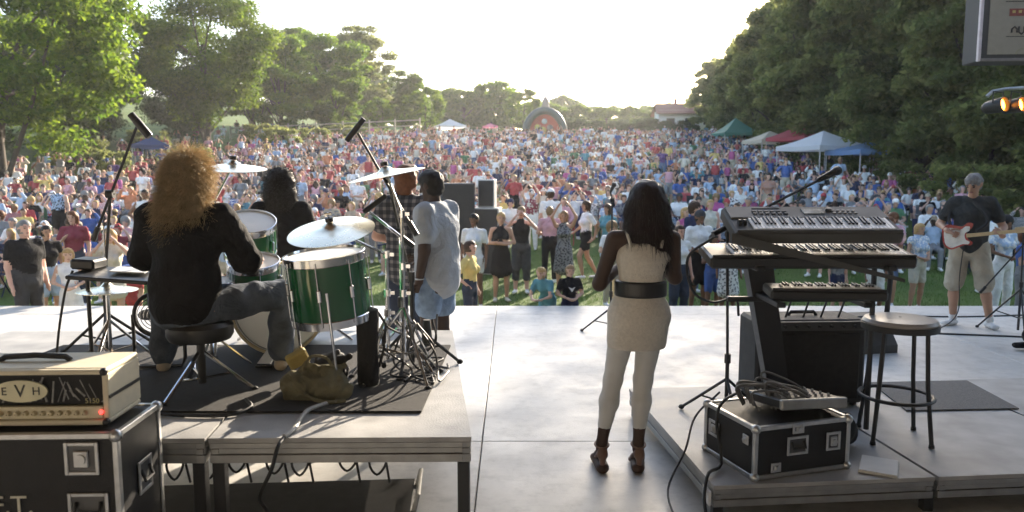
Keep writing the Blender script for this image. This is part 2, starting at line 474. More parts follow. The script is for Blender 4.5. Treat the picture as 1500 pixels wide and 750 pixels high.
    if bt == 'skirt' or o.get('dress'):
        hem = o.get('hem', .55); kc = (J['knl'] + J['knr']) / 2; pc = J['pelvis'] - up * .02
        e = lerp(pc, kc, hem); sp = np.linalg.norm(lerp(J['hil'], J['knl'], hem) - lerp(J['hir'], J['knr'], hem)) / 2
        P.append(pr('top' if o.get('dress') else 'bottom', pc, e, (pe * g + .02, .12 * g + .02), (sp + .10 * lg + .02, .12 * lg + .02), hx))
    # tilt of the scale
    sc = o.get('H', 1.75) / 1.75
    if sc != 1:
        for p in P:
            p[1] = p[1] * sc; p[2] = p[2] * sc; p[3] = tuple(r * sc for r in p[3]); p[4] = tuple(r * sc for r in p[4])
    return P
def face_bits(J, o):
    """eyes, brows and mouth as small dark shapes, returned as one MB in skin space"""
    sc = o.get('H', 1.75) / 1.75
    fc = A(*J['face']); fc /= np.linalg.norm(fc); hs = np.cross(fc, A(0, 0, 1)); hs /= np.linalg.norm(hs); hu = np.cross(hs, fc); hd = A(*J['head'])
    q = 1.12 if o.get('child') else 1.0
    M = Matrix([[hs[i] * sc, fc[i] * sc, hu[i] * sc, hd[i] * sc] for i in range(3)] + [[0, 0, 0, 1]])
    eyes = MB(); lips = MB()
    for s in (-1, 1):
        eyes.ell((s * .032 * q, .080 * q, .012), (.014, .012, .0065), 8, 5, M)
        eyes.box((s * .034 * q, .087 * q, .032), (.034, .012, .006), M, .002)
    lips.ell((0, .083 * q, -.052 * q), (.024, .012, .007), 8, 5, M)
    return eyes, lips

SKINS = [('fair', (.62, .40, .30)), ('tanned', (.48, .28, .19)), ('pink', (.60, .36, .28)), ('brown', (.20, .105, .065)), ('dark', (.058, .033, .024))]
def skin(i): return mat("skin_" + SKINS[i][0], SKINS[i][1], .55, var=.1, scale=9, spec=.25)
HAIRS = {'black': (.012, .010, .009), 'brown': (.055, .03, .018), 'blonde': (.42, .27, .11), 'grey': (.20, .195, .19), 'auburn': (.14, .055, .025), 'sandy': (.25, .16, .08)}
def hair_mat(c): return mat("hair_" + c, HAIRS[c], .55, var=.25, scale=40, bump=.4, bscale=120, spec=.2)
CLOTH = {'white': (.78, .77, .75), 'cream': (.62, .56, .44), 'black': (.014, .014, .016), 'grey': (.22, .22, .23), 'charcoal': (.06, .06, .065), 'navy': (.025, .035, .10), 'blue': (.04, .12, .42), 'pale blue': (.36, .50, .70), 'teal': (.06, .30, .38),
    'red': (.50, .03, .035), 'burgundy': (.28, .025, .05), 'pink': (.68, .30, .36), 'magenta': (.55, .06, .28), 'orange': (.65, .20, .04), 'yellow': (.75, .52, .05), 'green': (.07, .22, .08), 'olive': (.14, .14, .06), 'purple': (.16, .06, .25), 'tan': (.42, .32, .20), 'brown': (.12, .07, .04), 'denim': (.10, .16, .28), 'dark denim': (.035, .05, .09), 'khaki': (.48, .40, .28)}
def soft(c, k=.30):
    l = .3 * c[0] + .59 * c[1] + .11 * c[2]
    return tuple(l * k + x * (1 - k) for x in c)
CLOTH = {k: soft(c) for k, c in CLOTH.items()}
def cloth(c): return mat("cloth_" + c.replace(' ', '_'), CLOTH[c], .9, var=.14, scale=10, bump=.25, bscale=180, spec=.12, wrinkle=.8)
def print_mat(base, ink, kind):
    name = "print_%s_%s_%s" % (base.replace(' ', '_'), ink.replace(' ', '_'), kind)
    if name in MATS: return MATS[name]
    m = cloth(base).copy(); m.name = name; nt = m.node_tree; P_ = nt.nodes["Principled BSDF"]
    tc = nt.nodes.new("ShaderNodeTexCoord")
    if kind == 'stripe':
        w_ = nt.nodes.new("ShaderNodeTexWave"); w_.bands_direction = 'Z'; w_.inputs["Scale"].default_value = 9; w_.inputs["Distortion"].default_value = .3; f = w_.outputs["Fac"]
    elif kind == 'floral':
        w_ = nt.nodes.new("ShaderNodeTexVoronoi"); w_.inputs["Scale"].default_value = 26; f = w_.outputs["Distance"]
    else:
        w_ = nt.nodes.new("ShaderNodeTexNoise"); w_.inputs["Scale"].default_value = 14; f = w_.outputs["Fac"]
    nt.links.new(tc.outputs["Object"], w_.inputs["Vector"])
    r = nt.nodes.new("ShaderNodeValToRGB"); r.color_ramp.elements[0].position = .42; r.color_ramp.elements[1].position = .5
    r.color_ramp.elements[0].color = (*CLOTH[ink], 1); r.color_ramp.elements[1].color = (*CLOTH[base], 1)
    nt.links.new(f, r.inputs[0]); nt.links.new(r.outputs[0], P_.inputs["Base Color"])
    MATS[name] = m
    return m
KEYS = ['skin', 'top', 'bottom', 'hair', 'shoe', 'cap']
def crowd_mats(o):
    return [skin(o.get('skin', 0)), print_mat(o.get('tc', 'white'), *o['print']) if 'print' in o else cloth(o.get('tc', 'white')), cloth(o.get('bc', 'denim')), hair_mat(o.get('hc', 'brown')), cloth(o.get('sc', 'white')), cloth(o.get('cc', 'navy'))]
def one_piece(name, J, o, h):
    """a person as one continuous mesh with clothing regions"""
    P = person_prims(J, o)
    me = sdf_mesh(name, P, h, .022, None, crowd_mats(o), KEYS)
    return me
def hero(name, label, J, o, loc, rz, h=.014, wr=(.006, 26), extra=(), group=None):
    """a person with body, clothing and hair as separate parts; extra: (key, prim) additions"""
    t = thing(name, label, 'person', loc, rz, group)
    o = dict(o, mitt=False)
    P = person_prims(J, o) + list(extra)
    body = [p for p in P if p[0] == 'skin']
    # the torso under the clothes belongs to the body too
    body += [['skin', p[1], p[2], tuple(r - .014 for r in p[3]), tuple(r - .014 for r in p[4]), p[5]] for p in P if p[0] in ('top', 'bottom') and min(*p[3], *p[4]) > .06]
    me = sdf_mesh('body', body, h, .025, None, [skin(o.get('skin', 0))])
    b = link('body', me, t)
    # fingers
    sc = o.get('H', 1.75) / 1.75
    for s in ('l', 'r'):
        f = MB()
        W, Hn = A(*J['wr' + s]) * sc, A(*J['ha' + s]) * sc
        d = Hn - W; d /= np.linalg.norm(d)
        el = A(*J['el' + s]) * sc
        cu = A(*o['curl' + s]) if 'curl' + s in o else A(0, .6, -.2)
        cu = cu - d * cu.dot(d); cu /= np.linalg.norm(cu)
        sd_ = np.cross(d, cu) * (1 if s == 'r' else -1)
        K0 = W + d * .085 * sc
        for i, (off, ln) in enumerate(((.027, .070), (.009, .080), (-.009, .074), (-.026, .058))):
            a = K0 + sd_ * off * sc; ln *= sc; cl = o.get('grip', .35)
            p1 = a + (d * math.cos(cl) + cu * math.sin(cl)) * ln * .45
            p2 = p1 + (d * math.cos(cl * 2.4) + cu * math.sin(cl * 2.4)) * ln * .32
            p3 = p2 + (d * math.cos(cl * 3.4) + cu * math.sin(cl * 3.4)) * ln * .23
            f.tube([a - d * .01, p1, p2, p3], [.0098 * sc, .009 * sc, .0082 * sc, .006 * sc], 7)
        a = W + d * .03 * sc + sd_ * .028 * sc
        f.tube([a, a + (d * .6 + sd_ * .55 + cu * .3) * .045 * sc, a + (d * .95 + sd_ * .5 + cu * .55) * .075 * sc], [.012 * sc, .0105 * sc, .007 * sc], 7)
        f.build('fingers', skin(o.get('skin', 0)), b)
    nm = {'top': o.get('top_name', 'shirt'), 'bottom': o.get('bottom_name', 'trousers'), 'hair': 'hair', 'shoe': 'shoes', 'cap': 'cap'}
    mm = {'top': o.get('top_mat') or cloth(o.get('tc', 'white')), 'bottom': o.get('bottom_mat') or cloth(o.get('bc', 'denim')), 'hair': hair_mat(o.get('hc', 'brown')), 'shoe': o.get('shoe_mat') or cloth(o.get('sc', 'white')), 'cap': cloth(o.get('cc', 'navy'))}
    for k in ('top', 'bottom', 'hair', 'shoe', 'cap'):
        Q = [p for p in P if p[0] == k]
        if not Q: continue
        if k == 'shoe':
            mid = A(*J['pelvis'])[0]
            for s in ('l', 'r'):
                an = A(*J['an' + s]) * sc
                q = [p for p in Q if np.linalg.norm((p[1] + p[2])[:2] / 2 - an[:2]) < .13 and abs((p[1] + p[2])[2] / 2 - an[2]) < .16]
                other = A(*J['an' + ('r' if s == 'l' else 'l')]) * sc
                q = [p for p in q if np.linalg.norm((p[1] + p[2])[:2] / 2 - an[:2]) <= np.linalg.norm((p[1] + p[2])[:2] / 2 - other[:2])]
                if q: link('shoe', sdf_mesh('shoe', q, .009, .012, None, [mm[k]]), t)
            continue
        me = sdf_mesh(nm[k], Q, h if k != 'hair' else h * .9, .035 if k != 'hair' else .03, wr if k in ('top', 'bottom') else (.008, 60), [mm[k]])
        link(nm[k], me, t)
    if o.get('facing', False):
        e, l = face_bits(J, o)
        e.build('eye_and_brow', mat('eye_dark', (.02, .015, .012), .3, var=0), b); l.build('mouth', mat('lip', (.30, .12, .10), .5, var=0), b)
    return t
def strands(name, roots, dirs, n, ln, m, parent, seed=1, curl=.3, rad=.0016, down=.8):
    """thin hair strands starting on the hair mass"""
    rg = np.random.default_rng(seed)
    i = rg.integers(0, len(roots), n)
    p = roots[i].copy(); d = dirs[i] + rg.normal(0, .25, (n, 3)); d /= np.linalg.norm(d, axis=1)[:, None]
    L = ln * rg.uniform(.5, 1.1, n)
    seg = 6; pts = [p.copy()]
    ph = rg.uniform(0, 6.28, (n, 3))
    for s in range(seg):
        d = d + np.array([0, 0, -down / seg]) + curl * np.sin(ph + s * 1.9) ; d /= np.linalg.norm(d, axis=1)[:, None]
        p = p + d * (L / seg)[:, None]; pts.append(p.copy())
    V = []; k = 3
    off = rg.normal(0, 1, (n, 3)); off /= np.linalg.norm(off, axis=1)[:, None]
    o2 = np.cross(off, d); o2 /= np.maximum(np.linalg.norm(o2, axis=1), 1e-6)[:, None]
    for s, q in enumerate(pts):
        r = rad * (1 - .6 * s / seg)
        for j in range(k):
            a = 2 * math.pi * j / k
            V.append(q + r * (off * math.cos(a) + o2 * math.sin(a)))
    V = np.stack(V, 1).reshape(-1, 3)      # n, (seg+1)*k
    base = (np.arange(n) * (seg + 1) * k)[:, None]
    F = []
    for s in range(seg):
        for j in range(k):
            F.append(base + np.array([[s * k + j, s * k + (j + 1) % k, (s + 1) * k + (j + 1) % k, (s + 1) * k + j]]))
    me = np_mesh(name, V, np.concatenate(F), True, None, [m])
    return link(name, me, parent)
def mesh_pts(me):
    v = np.empty(len(me.vertices) * 3, np.float32); me.vertices.foreach_get("co", v)
    nn = np.empty(len(me.vertices) * 3, np.float32); me.vertices.foreach_get("normal", nn)
    return v.reshape(-1, 3).astype(float), nn.reshape(-1, 3).astype(float)
# ------------------------------------------------------------------ ground
def node_mat(name):
    m = bpy.data.materials.new(name); m.use_nodes = True
    nt = m.node_tree
    return m, nt, nt.nodes["Principled BSDF"], nt.nodes["Material Output"]
def ramp(nt, fac, stops):
    r = nt.nodes.new("ShaderNodeValToRGB")
    while len(r.color_ramp.elements) < len(stops): r.color_ramp.elements.new(.5)
    for e, (p, c) in zip(r.color_ramp.elements, stops): e.position = p; e.color = (*c, 1)
    nt.links.new(fac, r.inputs[0]); return r.outputs[0]
def noise_n(nt, vec, scale, detail=4, rough=.5):
    n = nt.nodes.new("ShaderNodeTexNoise"); n.inputs["Scale"].default_value = scale; n.inputs["Detail"].default_value = detail; n.inputs["Roughness"].default_value = rough
    nt.links.new(vec, n.inputs["Vector"]); return n.outputs["Fac"]
def lawn_material():
    m, nt, p, out = node_mat("lawn")
    tc = nt.nodes.new("ShaderNodeTexCoord").outputs["Object"]
    a = noise_n(nt, tc, .35, 5, .6); b = noise_n(nt, tc, 22, 4, .7)
    ca = ramp(nt, a, [(.3, (.055, .10, .022)), (.55, (.095, .15, .035)), (.75, (.16, .17, .06))])
    cb = ramp(nt, b, [(.3, (.55, .55, .5)), (.7, (1.3, 1.3, 1.2))])
    mx = nt.nodes.new("ShaderNodeMix"); mx.data_type = 'RGBA'; mx.blend_type = 'MULTIPLY'; mx.inputs[0].default_value = 1
    nt.links.new(ca, mx.inputs[6]); nt.links.new(cb, mx.inputs[7]); nt.links.new(mx.outputs[2], p.inputs["Base Color"])
    p.inputs["Roughness"].default_value = .9; p.inputs["Specular IOR Level"].default_value = .2
    bp = nt.nodes.new("ShaderNodeBump"); bp.inputs["Strength"].default_value = .8; bp.inputs["Distance"].default_value = .05
    nt.links.new(b, bp.inputs["Height"]); nt.links.new(bp.outputs[0], p.inputs["Normal"])
    return m
LAWN = lawn_material()
xs = np.concatenate([np.linspace(-400, -130, 8), np.linspace(-110, 110, 89), np.linspace(130, 400, 8)])
ys = np.concatenate([np.linspace(-60, 8, 10), np.linspace(10, 140, 105), np.linspace(150, 600, 12)])
gv = np.array([(x, y, terrain(x, y)) for y in ys for x in xs])
nx = len(xs); gi = np.arange(len(ys) * nx).reshape(len(ys), nx)
gf = np.stack([gi[:-1, :-1], gi[:-1, 1:], gi[1:, 1:], gi[1:, :-1]], -1).reshape(-1, 4)
tag(link("ground", np_mesh("ground", gv, gf, True, None, [LAWN])), "sloping grass lawn rising away from the stage", "ground", kind="structure")
# grass blades on the strip of lawn that shows between the stage and the crowd
rg = np.random.default_rng(3)
n = 60000
gx = rg.uniform(-9, 11, n); gy = 10.25 + 9.5 * rg.uniform(0, 1, n) ** 1.4
gz = np.interp(gy, (10, 16, 25), (-.65, -.6, -.1))
ang = rg.uniform(0, 6.28, n); hh = rg.uniform(.03, .075, n); ww = rg.uniform(.004, .009, n)
ox, oy = np.cos(ang) * ww, np.sin(ang) * ww; lx, ly = rg.normal(0, .02, n), rg.normal(0, .02, n)
gv = np.stack([np.stack([gx - ox, gy - oy, gz - .005], 1), np.stack([gx + ox, gy + oy, gz - .005], 1), np.stack([gx + lx, gy + ly, gz + hh], 1)], 1).reshape(-1, 3)
GRASS = mat("grass_blade", (.10, .17, .035), .7, var=.35, scale=1.5, trans=.35)
tag(link("grass", np_mesh("grass", gv, np.arange(n * 3).reshape(-1, 3), False, None, [GRASS])), "short mown grass in front of the stage lip", "grass", kind="stuff")

# ------------------------------------------------------------------ stage
def stage_material():
    m, nt, p, out = node_mat("stage_concrete")
    tc = nt.nodes.new("ShaderNodeTexCoord").outputs["Object"]
    a = noise_n(nt, tc, .55, 6, .62); b = noise_n(nt, tc, 7, 6, .7); c = noise_n(nt, tc, 90, 3, .6); d = noise_n(nt, tc, 1.7, 5, .65)
    ca = ramp(nt, a, [(.30, (.46, .445, .42)), (.5, (.51, .495, .468)), (.70, (.57, .555, .525))])
    cb = ramp(nt, b, [(.35, (.82, .82, .82)), (.5, (1, 1, 1)), (.66, (1.08, 1.08, 1.08))])
    mx = nt.nodes.new("ShaderNodeMix"); mx.data_type = 'RGBA'; mx.blend_type = 'MULTIPLY'; mx.inputs[0].default_value = 1
    nt.links.new(ca, mx.inputs[6]); nt.links.new(cb, mx.inputs[7])
    mp = nt.nodes.new("ShaderNodeMapping"); mp.inputs["Rotation"].default_value = (0, 0, .5); mp.inputs["Scale"].default_value = (1.2, 26, 1); nt.links.new(tc, mp.inputs[0])
    e = noise_n(nt, mp.outputs[0], 2.2, 6, .75)
    ce = ramp(nt, e, [(.30, (.80, .79, .78)), (.40, (1, 1, 1)), (.66, (1, 1, 1)), (.74, (1.07, 1.07, 1.07))])
    m2 = nt.nodes.new("ShaderNodeMix"); m2.data_type = 'RGBA'; m2.blend_type = 'MULTIPLY'; m2.inputs[0].default_value = 1
    nt.links.new(mx.outputs[2], m2.inputs[6]); nt.links.new(ce, m2.inputs[7]); nt.links.new(m2.outputs[2], p.inputs["Base Color"])
    rr = nt.nodes.new("ShaderNodeMapRange"); rr.inputs[1].default_value = .35; rr.inputs[2].default_value = .65; rr.inputs[3].default_value = .42; rr.inputs[4].default_value = .60
    nt.links.new(d, rr.inputs[0]); nt.links.new(rr.outputs[0], p.inputs["Roughness"])
    bp = nt.nodes.new("ShaderNodeBump"); bp.inputs["Strength"].default_value = .25; bp.inputs["Distance"].default_value = .004
    nt.links.new(c, bp.inputs["Height"]); nt.links.new(bp.outputs[0], p.inputs["Normal"])
    return m
CONC = stage_material()
stage = bpy.data.objects.new("stage_floor", None); COL.objects.link(stage)
tag(stage, "worn pale concrete stage floor in large slabs", "stage", kind="structure")
MB().box((0, 3.05, -.36), (19.98, 14.08, .58)).build("slab_base", mat("slab_base", (.18, .18, .18), .9, var=.1), stage)
xj = [-10, -5.2, -.2, 4.8, 10]; yj = [-4, .4, 4.95, 9.515, 10.11]
for i in range(4):
    for j in range(4):
        MB().box(((xj[i] + xj[i + 1]) / 2, (yj[j] + yj[j + 1]) / 2, -.03), (xj[i + 1] - xj[i] - .006, yj[j + 1] - yj[j] - .006, .06), None, .004).build("floor_slab", CONC, stage)

WOOD = mat("roof_wood", (.16, .10, .06), .7, var=.25, scale=3)
STEEL = mat("painted_steel", (.05, .05, .055), .5, var=.1)
roof = thing("stage_roof", "timber canopy roof over the stage on steel columns", "roof", (0, 0, 0))
MB().box((0, .4, 6.6), (21, 10.4, .2)).build("roof_deck", WOOD, roof)
for y in np.linspace(-4, 5.2, 6): MB().box((0, y, 6.35), (20.6, .16, .3)).build("beam", WOOD, roof)
for x in (-9.7, 9.7):
    for y in (-4.2, 5.3): MB().box((x, y, 3.1), (.25, .25, 6.2), None, .02).build("column", STEEL, roof)
wl = MB().box((0, -4.75, 2.9), (21, .25, 7.2)).build("stage_back_wall", mat("stage_drape", (.26, .255, .25), .95, var=.15, scale=2))  # unseen wall, its grey picked to bounce fill onto the performers' backs
tag(wl, "grey draped wall closing the back of the stage", "wall")

for sx_, nm in ((-1, "left"), (1, "right")):
    o = MB().box((sx_ * 9.95, -.2, 3.25), (.08, 8.8, 6.4)).build("wing_drape", MATS["stage_drape"])  # unseen sheets added to cut the side light on the stage gear
    tag(o, "grey drape hanging along the %s wing of the stage" % nm, "drape")
# ------------------------------------------------------------------ trees
def leaf_material(name, c0, c1, trans=.45):
    m, nt, p, out = node_mat(name)
    g = nt.nodes.new("ShaderNodeNewGeometry"); oi = nt.nodes.new("ShaderNodeObjectInfo")
    tc = nt.nodes.new("ShaderNodeTexCoord").outputs["Object"]
    n1 = noise_n(nt, tc, .45, 3, .6)
    ad = nt.nodes.new("ShaderNodeMath"); ad.operation = 'ADD'
    nt.links.new(n1, ad.inputs[0])
    ml = nt.nodes.new("ShaderNodeMath"); ml.operation = 'MULTIPLY_ADD'; ml.inputs[1].default_value = .3; ml.inputs[2].default_value = -.15
    nt.links.new(g.outputs["Random Per Island"], ml.inputs[0]); nt.links.new(ml.outputs[0], ad.inputs[1])
    col = ramp(nt, ad.outputs[0], [(.3, c0), (.7, c1)])
    hs = nt.nodes.new("ShaderNodeHueSaturation")
    mr = nt.nodes.new("ShaderNodeMapRange"); mr.inputs[3].default_value = .75; mr.inputs[4].default_value = 1.2
    nt.links.new(oi.outputs["Random"], mr.inputs[0]); nt.links.new(mr.outputs[0], hs.inputs["Value"]); nt.links.new(col, hs.inputs["Color"])
    nt.links.new(hs.outputs[0], p.inputs["Base Color"]); p.inputs["Roughness"].default_value = .6; p.inputs["Specular IOR Level"].default_value = .1
    t = nt.nodes.new("ShaderNodeBsdfTranslucent")
    h2 = nt.nodes.new("ShaderNodeHueSaturation"); h2.inputs["Value"].default_value = 2.2; h2.inputs["Hue"].default_value = .485
    nt.links.new(hs.outputs[0], h2.inputs["Color"]); nt.links.new(h2.outputs[0], t.inputs[0])
    mx = nt.nodes.new("ShaderNodeMixShader"); mx.inputs[0].default_value = trans
    nt.links.new(p.outputs[0], mx.inputs[1]); nt.links.new(t.outputs[0], mx.inputs[2]); nt.links.new(mx.outputs[0], out.inputs[0])
    MATS[name] = m
    return m
LEAF_SUN = leaf_material("leaf_bright", (.030, .072, .007), (.10, .155, .013), .5)
LEAF_MID = leaf_material("leaf_mid", (.030, .076, .009), (.095, .155, .015), .6)
LEAF_DARK = leaf_material("leaf_dark", (.022, .044, .018), (.06, .095, .034), .4)
LEAF_WOOD = leaf_material("leaf_wood", (.062, .086, .028), (.16, .18, .060), .6)
BARK = mat("bark", (.055, .042, .032), .9, var=.3, scale=4, bump=.6, bscale=14)
def crown_mesh(name, seed, w, h, z0, nclump, nleaf, leaf, shape='round', m=None):
    """leaf-sized faces in clumps spread through a crown: w radius, h crown height, z0 crown bottom"""
    rg = np.random.default_rng(seed)
    C = []
    while len(C) < nclump * 1.7:
        u = rg.normal(0, 1, 3); u /= np.linalg.norm(u); rr = rg.uniform(.45, 1) ** .6
        q = u * rr; zz = (q[2] + 1) / 2
        if shape == 'cone': s = 1.05 - .85 * zz
        elif shape == 'spread': s = .55 + .6 * zz if zz < .7 else 1.0
        else: s = 1.0
        c = np.array([q[0] * w * s, q[1] * w * s, z0 + zz * h])
        C.append((c, rg.uniform(.11, .25) * w))
    per = np.array([r ** 2 for c, r in C]); per = (per / per.sum() * nleaf).astype(int)
    V = []
    for (c, r), k in zip(C, per):
        u = rg.normal(0, 1, (k, 3)); u /= np.linalg.norm(u, axis=1)[:, None]
        p = c + u * (r * rg.uniform(.1, 1.25, k) ** .5)[:, None] * np.array([1.25, 1.25, .55]) + rg.normal(0, .13 * r, (k, 3))
        nrm = u * .5 + np.array([0, 0, .5]) + rg.normal(0, .6, (k, 3)); nrm /= np.linalg.norm(nrm, axis=1)[:, None]
        t = np.cross(nrm, rg.normal(0, 1, (k, 3))); t /= np.linalg.norm(t, axis=1)[:, None]; b = np.cross(nrm, t)
        s = (leaf * rg.uniform(.6, 1.3, k))[:, None]
        V.append(np.stack([p - t * s, p + b * s * .5 - nrm * s * .12, p + t * s, p - b * s * .5 - nrm * s * .12], 1))
    V = np.concatenate(V).reshape(-1, 3)
    me = np_mesh(name, V, np.arange(len(V)).reshape(-1, 4), False, None, [m])
    return me, C
def trunk_mesh(name, seed, h, r, C, nlimb=9, lean=0.0):
    rg = np.random.default_rng(seed); mb = MB()
    top = Vector((lean * h, 0, h))
    pts = [Vector((0, 0, -.4)), Vector((0, 0, .0)), Vector((lean * h * .3 + rg.normal(0, .1), rg.normal(0, .1), h * .4)), top]
    pp = curve_pts(pts, 8)
    mb.tube(pp, [r * (1.35 if i == 0 else 1.15 if i == 1 else 1 - .5 * i / 8) for i in range(9)], 9)
    cs = sorted(C, key=lambda c: rg.uniform())[:nlimb]
    for c, rr in cs:
        e = Vector(c); s = pp[rg.integers(3, 8)]
        mid = s.lerp(e, .5) + Vector((rg.normal(0, .3), rg.normal(0, .3), .4))
        q = curve_pts([s, mid, e], 6)
        mb.tube(q, [r * .42 * (1 - .82 * i / 6) for i in range(7)], 6)
    return mb.mesh(name, BARK, 60)
def make_tree_kind(key, seed, w, h, z0, nc, nl, leaf, shape, m, trunk_r):
    me, C = crown_mesh("crown", seed, w, h, z0, nc, nl, leaf, shape, m)
    tr = trunk_mesh("trunk", seed + 50, z0 + h * .55, trunk_r, C, 10)
    return me, tr
KIND = {
    'maple': make_tree_kind('maple', 1, 5.2, 10.5, 2.2, 60, 46000, .13, 'spread', LEAF_SUN, .33),
    'maple2': make_tree_kind('maple2', 2, 4.6, 9.0, 1.6, 50, 42000, .12, 'round', LEAF_SUN, .28),
    'mid': make_tree_kind('mid', 3, 4.2, 9.5, 1.2, 46, 34000, .155, 'round', LEAF_MID, .28),
    'mid2': make_tree_kind('mid2', 4, 3.6, 10.5, 1.0, 44, 30000, .155, 'round', LEAF_MID, .26),
    'ever': make_tree_kind('ever', 5, 4.4, 11.0, .3, 60, 32000, .14, 'cone', LEAF_DARK, .25),
    'wood': make_tree_kind('wood', 6, 4.4, 13.5, .8, 60, 40000, .17, 'round', LEAF_WOOD, .30),
    'wood2': make_tree_kind('wood2', 7, 3.8, 12.5, .5, 54, 36000, .17, 'round', LEAF_WOOD, .28),
    'far': make_tree_kind('far', 8, 4.5, 7.5, .1, 44, 14000, .27, 'round', LEAF_MID, .3),
    'bright': make_tree_kind('bright', 9, 2.6, 6.0, .9, 30, 13000, .13, 'round', LEAF_SUN, .14),
    'bush': make_tree_kind('bush', 10, 1.5, 1.9, .0, 22, 7000, .09, 'round', LEAF_WOOD, .06),
    'darkround': make_tree_kind('darkround', 12, 5.2, 12.0, .3, 64, 40000, .15, 'round', LEAF_DARK, .3),
    'hedge': make_tree_kind('hedge', 11, 2.2, 2.4, .0, 26, 8000, .12, 'round', LEAF_DARK, .08),
}
def tree(kind, x, y, s, label, cat='tree', name='tree', rz=None, sz=None, group=None, dz=0):
    me, tr = KIND[kind]
    t = thing(name, label, cat, (x, y, terrain(x, y) + dz), random.uniform(0, 6.28) if rz is None else rz, group)
    t.scale = (s, s, sz or s)
    link("crown" if cat != 'hedge' else 'foliage', me, t)
    link("trunk" if cat != 'hedge' else 'stem', tr, t)
    return t
# the left bank, near to far
tree('maple2', -21.2, 32, 1.12, "sunlit yellow green maple at the left end of the near lawn", name='maple_tree', rz=.4)
tree('darkround', -30.5, 55, .74, "broad dark conifer between the yellow green maple and the tall spreading maple", name='conifer_tree')
tree('darkround', -26.0, 61, .74, "dark conifer tucked behind the tall spreading maple", name='conifer_tree')
tree('maple', -21.3, 54, .93, "tall spreading maple with a forked trunk behind the drummer's head", name='maple_tree', rz=2.0)
tree('mid2', -44, 78, 1.5, "thin topped tall tree rising over the dark conifer", name='tall_tree')
tree('mid', -40, 50, 1.0, "mid green tree beside the broad dark conifer", name='broadleaf_tree')
tree('mid2', -21.0, 70, .82, "slender green tree right of the tall spreading maple", name='broadleaf_tree')
tree('mid', -18.8, 78, 1.02, "rounded green tree in the row beyond the spreading maple", name='broadleaf_tree')
tree('wood', -17.5, 90, .92, "tallest dome shaped tree of the row on the far left bank", name='broadleaf_tree')
tree('mid', -13.6, 98, .82, "lower green tree at the right end of the far left bank row", name='broadleaf_tree')
tree('mid', -20.5, 92, .95, "green tree filling the row behind the dome shaped tree", name='broadleaf_tree')
tree('mid2', -25, 88, 1.0, "narrow green tree behind the slender one on the bank", name='broadleaf_tree')
tree('bright', -10.2, 92, .95, "small bright yellow green tree left of the far white tent", name='young_tree')
tree('bright', -14.6, 84, .72, "small thin yellow green tree before the far left bank row", name='young_tree')
tree('far', -7.8, 124, .92, "wide pale green tree standing behind the far white tent", name='broadleaf_tree')
tree('far', -3.4, 128, 1.05, "rounded pale green tree left of the inflatable arch", name='broadleaf_tree')
tree('bright', 1.9, 118, 1.0, "yellow green tree just behind the inflatable arch", name='young_tree')
for i, (x, y, s, d) in enumerate([(6, 190, 1.0, 'beside the inflatable arch'), (14, 200, 1.25, 'over the clipped dark hedge'), (21, 215, 1.05, 'between hedge and shelter'), (30, 220, 1.1, 'left of the shelter roof'), (37, 205, 1.0, 'just behind the shelter roof'), (-16, 170, 1.2, 'far behind the white tent'), (-30, 160, 1.4, 'far beyond the left bank row')]):
    tree('far', x, y, s, "hazy distant tree %s" % d, name='distant_tree', group='distant trees on the skyline')
for i, (x, y, s, d) in enumerate([(-34, 150, 1.0, 'behind the left bank row'), (-27, 146, .9, 'beyond the narrow bank tree'), (-20, 140, .8, 'beyond the dome shaped tree'), (-13.5, 138, .72, 'between bank row and far white tent'), (-9.5, 142, .78, 'over the far white tent'), (-1, 140, .7, 'over the pink canopy'), (3, 142, .72, 'over the arch turret'), (7.5, 140, .66, 'right of the arch'), (12.5, 142, .62, 'over the first hedge shrubs'), (17.5, 144, .6, 'over the middle of the hedge'), (23, 146, .62, 'over the end of the hedge'), (28.5, 145, .7, 'behind the shelter wall'), (35, 140, .9, 'behind the end of the wood')]):
    tree('far', x, y, s, "low rounded tree of the far belt %s" % d, name='distant_tree', group='low tree belt beyond the far lawn')
for i, (x, y, s, k, d) in enumerate([(-27.5, 47, .8, 'mid', 'filling the gap left of the spreading maple'), (-34, 44, 1.0, 'mid2', 'behind the sunlit near maple'), (-29, 40, .7, 'darkround', 'low and dark behind the near maple trunk'), (-16.8, 74, .62, 'mid', 'low on the bank under the row'), (-24, 72, .9, 'mid', 'behind the slender bank tree')]):
    tree(k, x, y, s, "green tree %s" % d, name='broadleaf_tree')
# the wood on the right
WX = [(26, 101, .78), (29.5, 99, .9), (25.5, 92, .82), (30, 90, 1.0), (24.6, 84, .82), (28.5, 82, .98), (23.2, 76, .80), (27.5, 75, 1.05), (22.2, 68, .82), (26, 67, 1.05), (31, 70, 1.2), (21.2, 60, .86), (25, 59, 1.1), (29.5, 61, 1.25),
      (20.4, 53, .95), (24, 52, 1.2), (28, 53, 1.35), (19.8, 46.5, 1.08), (23.2, 45.5, 1.3), (27.5, 46, 1.45), (19.4, 40.5, 1.05), (22.6, 39.5, 1.3), (27, 39.5, 1.5), (18.6, 35, .88), (22.2, 33.5, 1.2), (26.5, 33, 1.38), (18.4, 29.5, .86), (22, 28, 1.15), (26, 27, 1.35), (18.4, 24.5, .82), (22.5, 22.5, 1.1), (19.2, 19.5, .8), (23, 17.5, 1.05), (33, 46, 1.5), (34, 36, 1.5), (34, 58, 1.45), (33, 26, 1.45)]
WW = ['at the far end of the wood beside the shelter', 'in the wood behind the green tent', 'in the wood behind the red tent', 'in the wood behind the white and blue tents', 'in the wood beyond the keyboards', 'in the wood behind the guitarist', 'at the near end of the wood below the hanging banner']
